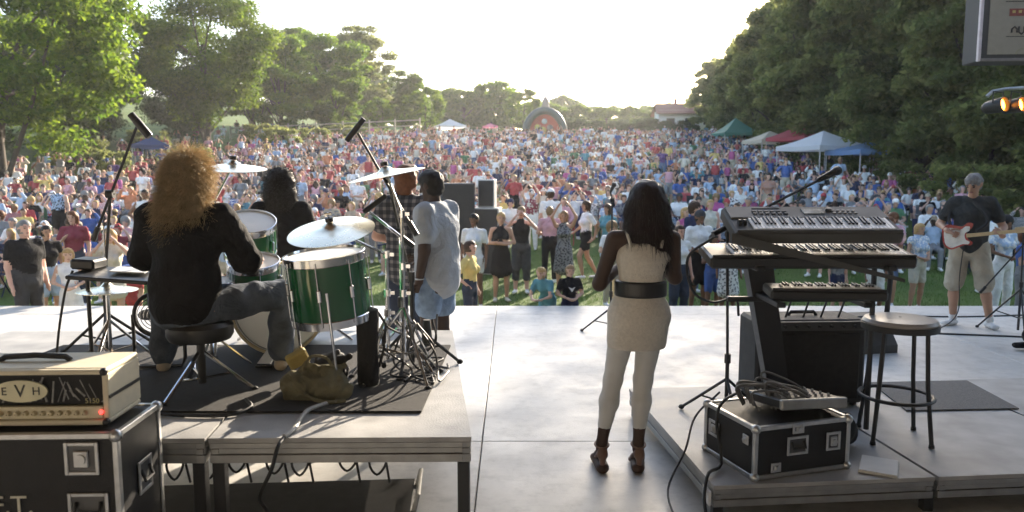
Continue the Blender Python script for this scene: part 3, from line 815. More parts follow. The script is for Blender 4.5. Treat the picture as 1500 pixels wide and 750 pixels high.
for i, (x, y, s) in enumerate(WX):
    k = 0 if y > 88 else 1 if y > 66 else 2 if y > 52 else 3 if y > 38 else 4 if y > 30 else 5 if y > 21 else 6
    row = 'small front row' if s < 1.0 else 'tall inner'
    tree('wood' if i % 2 else 'wood2', x, y, s, "%s tree %s" % (row, WW[k]), name='woodland_tree', group='trees of the right hand wood, ' + row + ' %d' % k)
for i, (x, y, s) in enumerate([(16.8, 37, 1.1), (17.2, 33, 1.0), (16.6, 29, 1.1), (15.9, 26, 1.2), (16.2, 23, 1.3), (15.5, 20.5, 1.3), (17.2, 18.3, 1.6), (15.2, 17.5, 1.3), (17.5, 41, 1.1), (18.6, 48, 1.2), (19.4, 56, 1.2), (13.9, 16.2, 1.2), (20.3, 64, 1.3), (21.4, 73, 1.3)]):
    tree('bush', x, y, s, "leafy shrub at the shaded edge of the wood", 'shrub', 'shrub', group='shrubs along the edge of the wood')
for i, (x, y, s) in enumerate([(-20, 38, .9), (-17.6, 42, .9), (-22.5, 40, 1.1), (-17.2, 58, 1.1), (-19.5, 60, 1.1), (-16.3, 64, 1.0), (-15.6, 70, 1.1), (-14, 76, 1.0), (-24.5, 52, .9)]):
    tree('bush', x, y, s, "low dark shrub at the left edge of the crowd", 'shrub', 'shrub', group='shrubs along the left bank')
for i, x in enumerate(np.arange(6.3, 25, 1.9)):
    tree('hedge', float(x), 106 + .4 * math.sin(i * 2.1), .95 + .1 * math.sin(i * 1.3), "clipped dark evergreen shrub of the hedge beyond the crowd", 'hedge', 'hedge_shrub', group='hedge shrubs beyond the crowd')
for i, (x, y) in enumerate([(-3.6, 99), (-2.2, 100), (-6.0, 103), (9, 99.5), (11.5, 100)]):
    tree('hedge', x, y, .62, "small round dark bush on the lit lawn beyond the crowd", 'shrub', 'round_bush', group='round bushes on the far lawn')
# ------------------------------------------------------------------ tents, shelter, inflatable arch
def tent(x, y, w, eave, apex, colname, col, label, rz=0.0, valance=.22, poles=True):
    t = thing("canopy_tent", label, "tent", (x, y, terrain(x, y)), rz)
    m = mat("tent_" + colname, col, .7, var=.06, trans=.35)
    h = w / 2
    mb = MB(); n = 6
    # four sagging roof panels
    for k in range(4):
        Mr = Matrix.Rotation(k * math.pi / 2, 4, 'Z'); vs = []; fs = []
        for i in range(n + 1):
            f = i / n; hw = h * (1 - f); z = eave + (apex - eave) * (f ** 1.25)
            for j in range(5):
                u = -1 + j / 2
                vs.append((u * hw, -h * (1 - f), z - .05 * (1 - u * u) * (1 - f)))
        for i in range(n):
            for j in range(4): a = i * 5 + j; fs.append((a, a + 1, a + 6, a + 5))
        p = MB().add(vs, fs, Mr).build("roof_panel", m, t)
        vs = [(-h, -h - .004, eave), (0, -h - .004, eave - .05), (h, -h - .004, eave), (h, -h - .02, eave - valance), (0, -h - .03, eave - valance - .03), (-h, -h - .02, eave - valance)]
        MB().add(vs, [(0, 1, 4, 5), (1, 2, 3, 4)], Mr).build("valance", m, t)
        if poles:
            q = Mr @ Vector((-h + .04, -h + .04, 0))
            MB().tube([(q.x, q.y, -.1), (q.x, q.y, eave - .02)], .03, 6).build("leg", mat("tent_leg", (.6, .6, .62), .4, .6), t)
    return t
tent(15.3, 38, 3.1, 2.0, 2.75, "white", (.75, .75, .78), "white pop up canopy tent next to the blue tent", .35)
tent(16.4, 35.6, 2.6, 1.95, 2.32, "blue", (.20, .33, .58), "low blue canopy tent next to the white tent", .2)
tent(18.0, 48, 3.0, 1.85, 2.7, "red", (.55, .10, .12), "red canopy tent behind the white tent", .5)
tent(17.0, 51, 2.6, 1.5, 2.1, "cream", (.70, .62, .50), "small cream canopy beside the red tent", .2)
tent(17.9, 62, 2.9, 1.5, 2.7, "green", (.10, .26, .20), "green canopy tent near the shelter", .1)
tent(-6.9, 86, 3.0, 1.75, 2.5, "pale", (.75, .75, .76), "white canopy tent on the far lawn", .3)
tent(-2.6, 92, 1.5, 1.7, 2.0, "pink", (.72, .25, .35), "small pink canopy on the far lawn", .3)
tent(-21.5, 46, 2.0, 1.2, 1.7, "navy", (.04, .07, .2), "small navy shade tent under the left trees", .4)
# shelter
sh = thing("park_shelter", "park shelter with a brown pitched roof beyond the hedge", "shelter", (24.3, 108, terrain(24.3, 108) + .5), R(-3))
sh.scale = (1.25, 1.1, .9)
MB().box((0, 0, 1.5), (6.6, 4, 3.4)).build("wall", mat("shelter_wall", (.72, .72, .70), .8, var=.08), sh)
rf = MB()
rf.add([(-3.7, -2.8, 2.7), (3.7, -2.8, 2.7), (3.5, 0, 4.4), (-3.5, 0, 4.4), (-3.7, 2.8, 2.7), (3.7, 2.8, 2.7)], [(0, 1, 2, 3), (3, 2, 5, 4)])
rf.add([(-3.7, -2.8, 2.58), (3.7, -2.8, 2.58), (3.5, 0, 4.28), (-3.5, 0, 4.28), (-3.7, 2.8, 2.58), (3.7, 2.8, 2.58)], [(0, 1, 2, 3), (3, 2, 5, 4)])
rf.add([(-3.7, -2.8, 2.7), (3.7, -2.8, 2.7), (3.7, -2.8, 2.58), (-3.7, -2.8, 2.58)], [(0, 1, 2, 3)])
ro = rf.build("roof", mat("shelter_roof", (.20, .085, .065), .85, var=.15, scale=6), sh, 0)
MB().box((-1.2, .4, 4.75), (.3, .3, .9)).build("vent", mat("shelter_vent", (.42, .16, .12), .8, var=.1), ro)
for x in (-2, 0, 2): MB().box((x, -2.02, 1.5), (.9, .05, 1.0)).build("window", mat("dark_glass", (.03, .035, .04), .15, var=0), sh)
# inflatable arch
ia = thing("inflatable_arch", "grey green inflatable bounce arch with a red back wall at the top of the lawn", "inflatable", (4.1, 98, terrain(4.1, 98)))
pts = [(2.45 * math.cos(a), 0, .4 + 3.1 * math.sin(a)) for a in np.linspace(0, math.pi, 17)]
pts = [(2.45, 0, -.1)] + pts + [(-2.45, 0, -.1)]
TUBE = mat("vinyl_grey_green", (.035, .065, .065), .45, var=.06)
for y, nm in ((-.9, "front_tube"), (1.2, "rear_tube")):
    MB().tube([(x, y, z) for x, _, z in pts], .48, 12).build(nm, TUBE, ia)
pan = [(2.3 * math.cos(a), .3 + 2.95 * math.sin(a)) for a in np.linspace(0, math.pi, 20)]
MB().prism([(x, z) for x, z in pan], -.1, .1, rotM((0, .2, 0), math.pi / 2)).build("back_wall", mat("vinyl_red", (.45, .06, .03), .5, var=.1), ia)
MB().lathe([(.45, 0), (.5, .3), (.42, .9), (.40, 1.2), (.25, 1.55), (.02, 1.75)], 14, rotM((.1, -.6, 3.55))).build("turret", mat("vinyl_tan", (.34, .27, .22), .5, var=.1), ia)
MB().box((0, -.2, .35), (4.2, 3.0, .7), None, .3).build("bounce_floor", mat("vinyl_yellow", (.65, .42, .06), .5, var=.1), ia)
for x, z, r, c in ((-.9, 1.5, .35, (.75, .6, .12)), (-.2, 1.1, .45, (.6, .45, .12)), (.7, 1.4, .4, (.25, .20, .18)), (.0, 2.2, .35, (.7, .7, .72))):
    MB().ell((x, -.02, z), (r, .16, r), 12, 8).build("vinyl_shape", mat("vinyl_%d" % int(c[0] * 100 + c[2] * 1000), c, .5, var=.1), ia)
# far fence on the left lawn
fe = thing("rail_fence", "pale wooden rail fence on the lit bank behind the spreading maple", "fence", (-24, 66, terrain(-24, 66)))
FW = mat("fence_wood", (.42, .36, .26), .8, var=.2)
for i in range(8): MB().box((i * 2.2, i * .9, .5 + i * .16), (.12, .12, 1.3)).build("post", FW, fe)
for z in (.45, .95): MB().tube([(0, 0, z), (15.4, 6.3, z + 1.12)], .05, 6).build("rail", FW, fe)
# ------------------------------------------------------------------ the audience
GRP = "audience on the lawn"
def fr(x, y, H, face, J, o, label, h=.022, name="person"):
    """a standing person near the stage; face = heading in degrees, 0 looks at the stage"""
    o = dict(o, H=H)
    ob = link(name, one_piece(name, J, o, h))
    e, l = face_bits(J, o)
    ob.location = (x, y, terrain(x, y) + .004); ob.rotation_euler = (0, 0, math.pi + R(face))
    e.build('eye_and_brow', mat('eye_dark', (.02, .015, .012), .3, var=0), ob); l.build('mouth', mat('lip', (.30, .12, .10), .5, var=0), ob)
    return tag(ob, label, "person", GRP + " by the stage")
cross = dict(ell=(-.25, .03, 1.16), elr=(.25, .03, 1.16), wrl=(.06, .19, 1.17), wrr=(-.06, .21, 1.14), hal=(.14, .17, 1.18), har=(-.14, .19, 1.15))
akimbo = dict(elr=(.36, -.08, 1.18), wrr=(.19, .02, 1.02), har=(.14, .06, .97))
raised = dict(ell=(-.26, .10, 1.62), elr=(.26, .10, 1.62), wrl=(-.12, .12, 1.86), wrr=(.12, .12, 1.86), hal=(-.04, .12, 1.95), har=(.04, .12, 1.95))
toface = dict(ell=(-.30, .10, 1.32), elr=(.30, .10, 1.32), wrl=(-.12, .17, 1.53), wrr=(.12, .17, 1.53), hal=(-.06, .14, 1.60), har=(.06, .14, 1.60))
clasp = dict(ell=(-.27, .0, 1.15), elr=(.27, .0, 1.15), wrl=(-.07, .19, 1.06), wrr=(.07, .19, 1.06), hal=(.0, .21, 1.03), har=(.0, .21, 1.05))
walk = dict(knl=(-.10, .20, .54), anl=(-.10, .12, .13), tol=(-.11, .27, .06), knr=(.10, -.06, .50), anr=(.10, -.28, .13), tor=(.11, -.14, .035), ell=(-.24, -.16, 1.16), wrl=(-.22, -.10, .92), elr=(.24, .06, 1.15), wrr=(.20, .24, 1.02), har=(.19, .32, 1.0))
drink = dict(elr=(.26, .06, 1.15), wrr=(.10, .24, 1.25), har=(.05, .27, 1.30))
lean_ = dict(waist=(0, .02, 1.05), chest=(0, .14, 1.20), neck=(0, .23, 1.33), head=(0, .29, 1.47), shl=(-.17, .19, 1.29), shr=(.17, .19, 1.29), ell=(-.22, .30, 1.04), elr=(.22, .30, 1.04), wrl=(-.10, .46, .98), wrr=(.10, .46, .98), hal=(-.04, .52, .98), har=(.04, .52, .98))
S_ = STAND
fr(-6.72, 10.5, 1.77, 62, pose(S_, face=(.1, 1, .1)), dict(g=1.25, ag=1.2, tc='black', bc='charcoal', hc='grey', skin=2), "heavy grey haired man in a black tee at the stage lip")
fr(-7.15, 11.7, 1.60, 50, pose(S_, **akimbo), dict(fem=True, tc='black', sleeve=.3, bottom='shorts', bc='pale blue', hair='bun', hc='black', skin=1), "woman with a dark bun, black top and pale blue shorts")
fr(-6.22, 10.65, 1.36, 30, pose(S_, **clasp), dict(fem=True, child=True, tc='white', dress=True, hem=.9, sleeve=0, hair='long', hc='blonde', skin=0), "blonde girl in a white sundress by the stage lip")
fr(-7.7, 13.4, 1.72, 10, pose(S_, **drink), dict(fem=True, g=1.15, tc='burgundy', bc='dark denim', hair='bob', hc='auburn', skin=2), "woman in a burgundy tee raising one hand to her chin")
fr(-5.95, 11.3, 1.58, 15, pose(S_, **toface), dict(fem=True, tc='cream', bottom='skirt', bc='cream', hair='long', hc='blonde', skin=0), "blonde woman in cream with both hands at her face")
fr(-5.75, 11.5, .95, 0, pose(S_), dict(child=True, tc='red', bottom='shorts', bc='red', hc='brown', skin=0), "toddler in red by the drum hardware")
fr(-.60, 10.75, 1.46, 70, pose(S_, **akimbo), dict(fem=True, tc='yellow', bc='dark denim', hair='short', hc='brown', skin=2), "short haired woman in yellow and dark jeans with hand on hip")
fr(-.66, 13.3, 1.68, -15, pose(S_), dict(fem=True, tc='white', bottom='shorts', short=.45, bc='white', hair='tail', hc='black', skin=3), "brown skinned woman in a white tee and white shorts")
fr(-.20, 14.0, 1.66, 8, pose(S_, **cross), dict(fem=True, tc='black', dress=True, hem=.75, sleeve=0, lowneck=True, hair='tail', hc='blonde', skin=1, shoe=True, sc='cream'), "woman in a short black dress with folded arms")
fr(.18, 14.9, 1.72, -4, pose(S_, **toface), dict(fem=True, g=1.12, tc='black', sleeve=0, lowneck=True, bottom='capri', bc='charcoal', hair='short', hc='sandy', skin=2), "woman in black tank top and grey capris shading her face")
fr(.50, 10.62, 1.22, -30, pose(S_, **lean_), dict(fem=True, child=True, tc='teal', bottom='shorts', bc='teal', hair='short', hc='blonde', skin=0), "child in a teal shirt leaning on the stage lip")
fr(.80, 10.45, 1.15, 12, pose(S_, **clasp), dict(child=True, tc='black', bottom='shorts', bc='navy', hair='short', hc='sandy', skin=0), "boy in a black tee with a pale emblem at the stage lip")
fr(1.03, 15.1, 1.62, -5, pose(S_, **raised), dict(fem=True, tc='grey', print=('charcoal', 'floral'), dress=True, hem=1.0, sleeve=0, lowneck=True, hair='bob', hc='sandy', skin=1), "woman in a grey patterned dress clapping overhead")
fr(.80, 16.2, 1.64, 175, pose(S_, **clasp), dict(tc='pink', bc='black', hair='short', hc='sandy', skin=2), "person in pale pink tee and black trousers facing away")
wt = fr(.92, 18.2, 1.84, 172, pose(S_), dict(g=1.12, tc='white', bottom='shorts', bc='navy', hair='cap', hc='brown', cc='white', skin=2), "big man in white printed tee and white cap facing away")
fr(1.62, 16.6, 1.72, -75, pose(S_, **walk), dict(fem=True, tc='white', bottom='shorts', short=.5, bc='black', hair='bob', hc='brown', skin=1), "woman in white tee and black shorts walking past")
fr(2.05, 16.3, 1.68, -50, pose(S_, **drink), dict(fem=True, tc='teal', sleeve=.2, bottom='shorts', bc='pale blue', hair='long', hc='brown', skin=1), "long haired woman in teal top and pale shorts")
fr(1.78, 13.6, 1.52, 25, pose(S_, **clasp), dict(fem=True, tc='white', sleeve=.5, bc='khaki', hair='curly', hc='sandy', skin=0), "curly haired woman in white tee behind the singer")
fr(2.64, 12.0, 1.58, 20, pose(S_, **akimbo), dict(fem=True, tc='white', sleeve=.2, bottom='capri', bc='dark denim', hair='long', hc='brown', skin=2), "woman in white top and cropped jeans beside the singer")
fr(3.22, 13.1, 1.74, 12, pose(S_, **clasp), dict(g=1.1, tc='white', loose=.02, bottom='shorts', short=.9, bc='black', hair='cap', hc='black', cc='charcoal', skin=3, bloose=.02), "man in loose white tee, dark cap and long black shorts")
fr(3.40, 12.85, 1.36, 15, pose(S_, **drink), dict(child=True, tc='pale blue', bottom='shorts', short=.9, bc='blue', hair='short', hc='black', skin=3), "boy in pale blue tee and bright blue shorts")
fr(3.58, 12.55, 1.48, 0, pose(S_), dict(fem=True, tc='white', print=('grey', 'floral'), dress=True, hem=1.0, sleeve=.3, hair='tail', hc='brown', skin=3), "girl in a long white print dress near the keyboards")
fr(3.62, 16.0, 1.64, 30, pose(S_), dict(fem=True, tc='magenta', dress=True, hem=.9, sleeve=0, hair='long', hc='blonde', skin=0), "blonde woman in a magenta dress behind the capped man")
fr(3.55, 14.9, 1.80, 40, pose(S_, **cross), dict(tc='navy', bc='denim', hair='curly', hc='brown', skin=2), "tall man in navy with folded arms behind the capped man")
fr(7.05, 13.2, 1.52, 20, pose(S_, **clasp), dict(fem=True, tc='pale blue', print=('white', 'floral'), sleeve=.1, loose=.03, bottom='shorts', bc='cream', hair='bob', hc='blonde', skin=1), "blonde girl in a floral pale blue top and cream shorts")
fr(6.05, 12.6, 1.32, 0, pose(S_), dict(fem=True, child=True, tc='white', sleeve=0, bottom='shorts', bc='white', hair='tail', hc='brown', skin=3), "girl in a white tank top below the keyboards")
fr(6.62, 13.4, 1.62, -20, pose(S_, **walk), dict(fem=True, tc='pink', bottom='shorts', bc='denim', hair='bob', hc='auburn', skin=1), "woman in pink tee and denim shorts behind the keyboards")
fr(8.15, 12.6, 1.68, 10, pose(S_, **clasp), dict(fem=True, tc='pale blue', print=('white', 'blotch'), sleeve=.4, bc='white', hair='curly', hc='black', skin=3), "dark curly haired woman in pale blue and white trousers")
fr(8.02, 11.9, 1.52, 35, pose(S_, **drink), dict(fem=True, tc='blue', sleeve=.4, bc='grey', hair='curly', hc='auburn', skin=1), "auburn curly haired woman in a blue tee by the stage")
fr(9.35, 15.0, 1.66, 0, pose(S_, **clasp), dict(fem=True, tc='white', bottom='skirt', bc='black', hair='bob', hc='brown', skin=1), "woman in white blouse and black skirt behind the guitarist")
fr(5.55, 12.9, 1.1, 0, pose(S_), dict(child=True, tc='grey', bottom='shorts', bc='navy', hair='short', hc='brown', skin=2), "small child in grey tee and navy shorts")
fr(-3.3, 11.9, 1.55, 0, pose(S_, **clasp), dict(fem=True, tc='red', bottom='shorts', bc='denim', hair='long', hc='brown', skin=2), "woman in red tee seen through the drum kit")
fr(-4.6, 12.3, 1.6, 20, pose(S_), dict(tc='pale blue', bottom='shorts', bc='khaki', hair='short', hc='sandy', skin=2), "man in pale blue tee and khaki shorts left of the drums")
fr(-1.75, 12.8, 1.6, 0, pose(S_, **clasp), dict(fem=True, tc='orange', bottom='shorts', bc='denim', hair='bob', hc='sandy', skin=2), "woman in orange top beyond the green drums")

bars = MB()
for i, (w_, z_) in enumerate(((.20, 1.42), (.26, 1.375), (.22, 1.33))): bars.box((0, -.150 - .004 * i, z_), (w_, .02, .022), None, .004)
bars.build("printed_lettering", cloth('blue'), wt)
boy = [o for o in COL.objects if o.get("label", "").startswith("boy in a black tee")][0]
MB().add([(-.05, .098, .86), (0, .106, .84), (.05, .098, .86), (.025, .104, .825), (0, .108, .79), (-.025, .104, .825)], [(0, 1, 5), (1, 2, 3), (1, 3, 4, 5)]).build("printed_emblem", cloth('white'), boy)

# seated and standing variants shared by the rest
TOPS = [('white', 24), ('pale blue', 12), ('navy', 8), ('blue', 9), ('grey', 7), ('black', 8), ('red', 9), ('pink', 6), ('cream', 6), ('burgundy', 3), ('teal', 3), ('green', 3), ('yellow', 2), ('orange', 2), ('tan', 4), ('purple', 2), ('magenta', 2), ('charcoal', 3)]
TN = [t for t, _ in TOPS]; TW = [k for _, k in TOPS]
sit_poses = [pose(SIT), pose(SIT, wrl=(-.02, .26, .66), wrr=(.04, .28, .65), hal=(.04, .30, .64), har=(-.03, .30, .66)), pose(SIT, elr=(.24, .10, .78), wrr=(.08, .20, 1.0), har=(.03, .20, 1.08), face=(.3, 1, 0)),
    pose(SIT, waist=(0, .02, .64), chest=(0, .06, .83), neck=(0, .11, .98), head=(0, .17, 1.13), shl=(-.17, .09, .93), shr=(.17, .09, .93), ell=(-.24, .22, .70), elr=(.24, .22, .70), wrl=(-.10, .42, .62), wrr=(.10, .42, .62), hal=(-.05, .46, .62), har=(.05, .46, .62)),
    pose(SIT, face=(-.5, 1, 0), ell=(-.34, .02, .74), wrl=(-.32, .26, .70), hal=(-.32, .34, .69)), pose(SIT, ell=(-.28, .12, .98), elr=(.28, .12, .98), wrl=(-.16, .16, 1.20), wrr=(.16, .16, 1.20), hal=(-.10, .14, 1.27), har=(.10, .14, 1.27)),
    pose(SIT, knr=(.06, .42, .60), anr=(-.14, .52, .36), tor=(-.18, .64, .32), face=(.2, 1, .1)),
    pose(SIT, face=(.6, 1, -.1), elr=(.36, .0, .80), wrr=(.40, .22, .78), har=(.42, .30, .78))]
st_poses = [pose(S_), pose(S_, **cross), pose(S_, **akimbo), pose(S_, **raised), pose(S_, **drink), pose(S_, **walk)]
hs_ = ['short', 'short', 'long', 'cap', 'bob', 'hat', 'short', 'tail', 'curly', 'short', 'cap', 'long']
VAR = {}
def variants(h):
    out = {'sit': [], 'stand': []}
    for i in range(14):
        H_ = hs_[i % len(hs_)]; fem = H_ in ('long', 'bob', 'tail', 'curly')
        o = dict(fem=fem, hair=H_, sleeve=[.5, .5, .2, .5, 0, .5, .9][i % 7], bottom=['shorts', 'pants', 'shorts', 'capri'][i % 4], g=[1, 1.15, .95, 1.25, 1.05][i % 5], H=[1.75, 1.7, 1.62, 1.8, 1.68][i % 5])
        if fem: o['g'] = min(o['g'], 1.12)
        out['sit'].append((o, sit_poses[i % len(sit_poses)]))
    for i in range(10):
        H_ = hs_[(i * 5 + 2) % len(hs_)]; fem = H_ in ('long', 'bob', 'tail', 'curly')
        o = dict(fem=fem, hair=H_, sleeve=[.5, .2, .5, 0, .5][i % 5], bottom=['shorts', 'pants', 'capri', 'shorts', 'skirt'][i % 5] if fem else ['shorts', 'pants'][i % 2], g=[1, 1.12, .95, 1.2][i % 4], H=[1.75, 1.68, 1.8, 1.62][i % 4])
        out['stand'].append((o, st_poses[i % len(st_poses)]))
    return out
VR = variants(0)
VMESH = {k: [one_piece("person", J, o, .03) for o, J in v] for k, v in VR.items()}
# a folding chair, one mesh, back towards -y (people face +y)
def chair_mesh():
    mb = MB()
    for s in (-1, 1):
        mb.tube([(s * .27, .20, 0), (s * .27, -.22, .42)], .012, 5); mb.tube([(s * .27, -.20, 0), (s * .27, .22, .42)], .012, 5)
        mb.tube([(s * .27, -.20, .40), (s * .25, -.34, .92)], .012, 5); mb.box((s * .29, 0, .62), (.06, .42, .02)); mb.tube([(s * .29, .2, .4), (s * .29, .2, .62)], .012, 5)
    mb.add([(-.26, -.2, .40), (.26, -.2, .40), (.26, .22, .42), (-.26, .22, .42), (-.26, 0, .375), (.26, 0, .375)], [(0, 1, 5, 4), (4, 5, 2, 3)])
    mb.add([(-.26, -.215, .42), (.26, -.215, .42), (.25, -.35, .93), (-.25, -.35, .93), (0, -.24, .44), (0, -.38, .93)], [(0, 4, 5, 3), (4, 1, 2, 5)])
    return mb.mesh("camp_chair", cloth('navy'))
CHAIR = chair_mesh()
rg = np.random.default_rng(11)
def lit(x, y): return x < 2
spots = []
y = 14.2
while y < 97:
    step = .70 + .002 * y
    xl, xr = -26, min(13.2 + .14 * y, 40)
    vis = .70 * y + 1.5
    xl, xr = max(xl, -vis), min(xr, vis)
    if y < 16.5: rngs = [(xl, -4.6)]
    elif y < 18.6: rngs = [(xl, -2.2), (4.4, xr)]
    else: rngs = [(xl, xr)]
    for a, b in rngs:
        x = a + rg.uniform(0, step)
        while x < b:
            xx = x + rg.normal(0, .14); yy = y + rg.normal(0, .25)
            dn = .5 + .5 * math.sin(xx * .55 + 1.3 * math.sin(yy * .31)) * math.sin(yy * .47 + 1.1 * math.sin(xx * .23))
            if rg.uniform() < (.66 + .34 * dn if y > 22 else .50 + .38 * dn) and not (abs(xx - 15.3) < 1.6 and abs(yy - 38) < 1.6) and not (abs(xx - 16.4) < 1.4 and abs(yy - 35.6) < 1.4) and not (-1.9 < xx < .3 and 16.5 < yy < 18.6) and not (abs(xx - 18) < 1.6 and abs(yy - 48) < 1.6):
                if not (xx < -19 and yy > 36 and rg.uniform() < .75): spots.append((xx, yy))
            x += step * rg.uniform(.85, 1.2)
    y += 1.04 + .003 * y
spots.sort(key=lambda s: s[1] ** 2 + s[0] ** 2)
NEAR = 262
PHR = {'short': 'short hair', 'long': 'long hair', 'cap': 'a cap', 'bob': 'bobbed hair', 'hat': 'a brimmed hat', 'tail': 'a ponytail', 'curly': 'curly hair'}
HC = ['brown', 'black', 'sandy', 'blonde', 'grey', 'auburn']
BC = ['denim', 'khaki', 'black', 'white', 'grey', 'dark denim', 'tan', 'navy']
CH = ['navy', 'blue', 'green', 'charcoal', 'red', 'grey']
def rnd(seq, p=None): return seq[int(rg.choice(len(seq), p=None if p is None else np.array(p) / sum(p)))]
def swap_mats(ob, ms):
    for i, m in enumerate(ms):
        ob.material_slots[i].link = 'OBJECT'; ob.material_slots[i].material = m
warm = np.array([{'white': 22, 'red': 16, 'pink': 12, 'burgundy': 6, 'pale blue': 9, 'orange': 3, 'cream': 8}.get(t, k) for t, k in TOPS], float)  # left side: clothing shifted to reds and pinks, imitating warm sunlight
cool = np.array([{'white': 26, 'pale blue': 18, 'blue': 14, 'navy': 10, 'red': 5}.get(t, k) for t, k in TOPS], float)  # right side: clothing shifted to blues, imitating the bluish tint of shade
far_data = []
for i, (x, yy) in enumerate(spots):
    st = rg.uniform() < (.06 if yy > 19 else .12) and yy > 15
    kind = 'stand' if st else 'sit'
    vi = int(rg.integers(0, len(VR[kind])))
    tc = rnd(TN, warm if x < -1 else cool)
    hc = rnd(HC, [5, 3, 3, 3, 3, 1]); bc = rnd(BC, [5, 4, 3, 2, 3, 2, 2, 2]); sk = rnd([0, 1, 2, 3, 4], [4, 4, 5, 1.2, .8]); cc = rnd(['white', 'navy', 'red', 'tan', 'charcoal'])
    o = VR[kind][vi][0]
    toward = math.atan2(-x, yy) * .5
    head = math.pi + toward + rg.normal(0, .22)
    on_ground = kind == 'sit' and rg.uniform() < .18
    z = terrain(x, yy) + (.003 if not on_ground else -.0)
    if i < NEAR:
        ob = link("person", VMESH[kind][vi]); ob.location = (x, yy, z); ob.rotation_euler = (0, 0, head)
        s = rg.uniform(.90, 1.06); ob.scale = (s, s, s)
        pk = rg.uniform(); ink = rnd(['white', 'navy', 'grey', 'black', 'red', 'cream'])
        word = ''; tm = cloth(tc)
        if pk < .34 and ink != tc:
            pkind = 'stripe' if pk < .12 else 'floral' if pk < .22 else 'blotch'
            tm = print_mat(tc, ink, pkind); word = {'stripe': 'striped ', 'floral': 'dotted ', 'blotch': 'patterned '}[pkind]
        swap_mats(ob, [skin(sk), tm, cloth(bc), hair_mat(hc), cloth('white'), cloth(cc)])
        look = PHR[o['hair']] if o['hair'] in ('cap', 'hat') else hc + ' ' + PHR[o['hair']].replace('a ', '')
        if o['hair'] in ('cap', 'hat'): look = 'a %s %s' % (cc, 'cap' if o['hair'] == 'cap' else 'brimmed hat')
        bt = {'pants': 'trousers', 'shorts': 'shorts', 'capri': 'capris', 'skirt': 'skirt'}[o['bottom']]
        where = 'sunny lawn' if x < -4 else 'mid lawn' if x < 5 else 'lawn by the wood'
        tag(ob, "%s person, %s%s top, %s %s, %s, %s" % ('seated' if kind == 'sit' else 'standing', word, tc, bc, bt, look, where), "person", GRP)
        if kind == 'sit':
            cc2 = rnd(CH)
            c = link("camp_chair", CHAIR); c.location = (x, yy, z); c.rotation_euler = (0, 0, head); c.scale = (s, s, s)
            swap_mats(c, [cloth(cc2)])
            tag(c, "%s camp chair under person in %s%s top with %s" % (cc2, word, tc, look), "chair", "camp chairs in the audience")
    else:
        far_data.append((x + rg.normal(0, .12), yy + rg.normal(0, .2), z, head, kind, vi, tc, bc, hc, sk, cc, rg.uniform(.88, 1.08) if rg.uniform() > .12 else rg.uniform(.62, .8)))
# everyone beyond: one mass
LOW = {}
for kind in VR:
    for vi, (o, J) in enumerate(VR[kind]):
        P = [p for p in person_prims(J, dict(o, facial=False, mitt=False))]
        LOW[kind, vi, 0] = low_mesh(P, 6, KEYS); 
        P2 = [p for p in P if max(*p[3], *p[4]) > .027]
        LOW[kind, vi, 1] = low_mesh(P2, 4, KEYS)
VV = []; FF = []; CC = []; nv = 0
for (x, yy, z, head, kind, vi, tc, bc, hc, sk, cc, s) in far_data:
    V, F, K = LOW[kind, vi, 0 if yy < 48 else 1]
    c, sn = math.cos(head), math.sin(head)
    W = np.stack([(V[:, 0] * c - V[:, 1] * sn) * s + x, (V[:, 0] * sn + V[:, 1] * c) * s + yy, V[:, 2] * s + z], 1)
    pal = np.array([SKINS[sk][1], CLOTH[tc], CLOTH[bc], HAIRS[hc], CLOTH['white'], CLOTH[cc]])
    VV.append(W); FF.append(F + nv); CC.append(pal[K]); nv += len(V)
VV = np.concatenate(VV); FF = np.concatenate(FF); CC = np.concatenate(CC)
me = np_mesh("crowd", VV, FF, True)
ca = me.attributes.new("clothing", 'FLOAT_COLOR', 'FACE')
ca.data.foreach_set("color", np.concatenate([CC, np.ones((len(CC), 1))], 1).astype(np.float32).ravel())
m, nt, p, out = node_mat("crowd_clothing")
at_ = nt.nodes.new("ShaderNodeAttribute"); at_.attribute_name = "clothing"
nt.links.new(at_.outputs["Color"], p.inputs["Base Color"]); p.inputs["Roughness"].default_value = .8
me.materials.append(m)
tag(link("crowd", me), "dense seated crowd filling the lawn up to the crest", "crowd", kind="stuff")
print("crowd", len(spots), "far faces", len(FF))
# ------------------------------------------------------------------ materials for stage gear
BLACK = mat("black_plastic", (.012, .012, .013), .45, var=.15, scale=30)
BLKPOW = mat("black_powder_coat", (.016, .016, .017), .5, var=.12, scale=40, bump=.15, bscale=300)
CHROME = mat("chrome", (.72, .72, .73), .14, 1.0, var=.05)
ALU = mat("aluminium_trim", (.50, .50, .49), .38, .9, var=.12, scale=25)
ALUD = mat("dull_aluminium", (.32, .315, .30), .45, .7, var=.15, scale=12)
BRASS = mat("cymbal_bronze", (.90, .83, .66), .28, 1.0, var=.08, scale=6)
DHEAD = mat("drum_head", (.80, .78, .73), .45, var=.05, scale=5)
GREEN = mat("green_drum_lacquer", (.004, .085, .026), .18, var=.12, scale=4, coat=.6)
RUG = mat("black_rug", (.022, .021, .021), .95, var=.35, scale=25, bump=.6, bscale=350)
CASE = mat("case_laminate", (.012, .012, .013), .5, var=.25, scale=18, bump=.2, bscale=220, spec=.3)
TOLEX = mat("cream_tolex", (.62, .55, .40), .6, var=.06, scale=20, bump=.5, bscale=260)
RUBBER = mat("black_rubber", (.02, .02, .021), .8, var=.15)
PLY = mat("riser_ply", (.34, .335, .325), .55, var=.22, scale=5, bump=.2, bscale=90)
CABLE = mat("black_cable", (.014, .014, .014), .55, var=.1)
RZ = .61

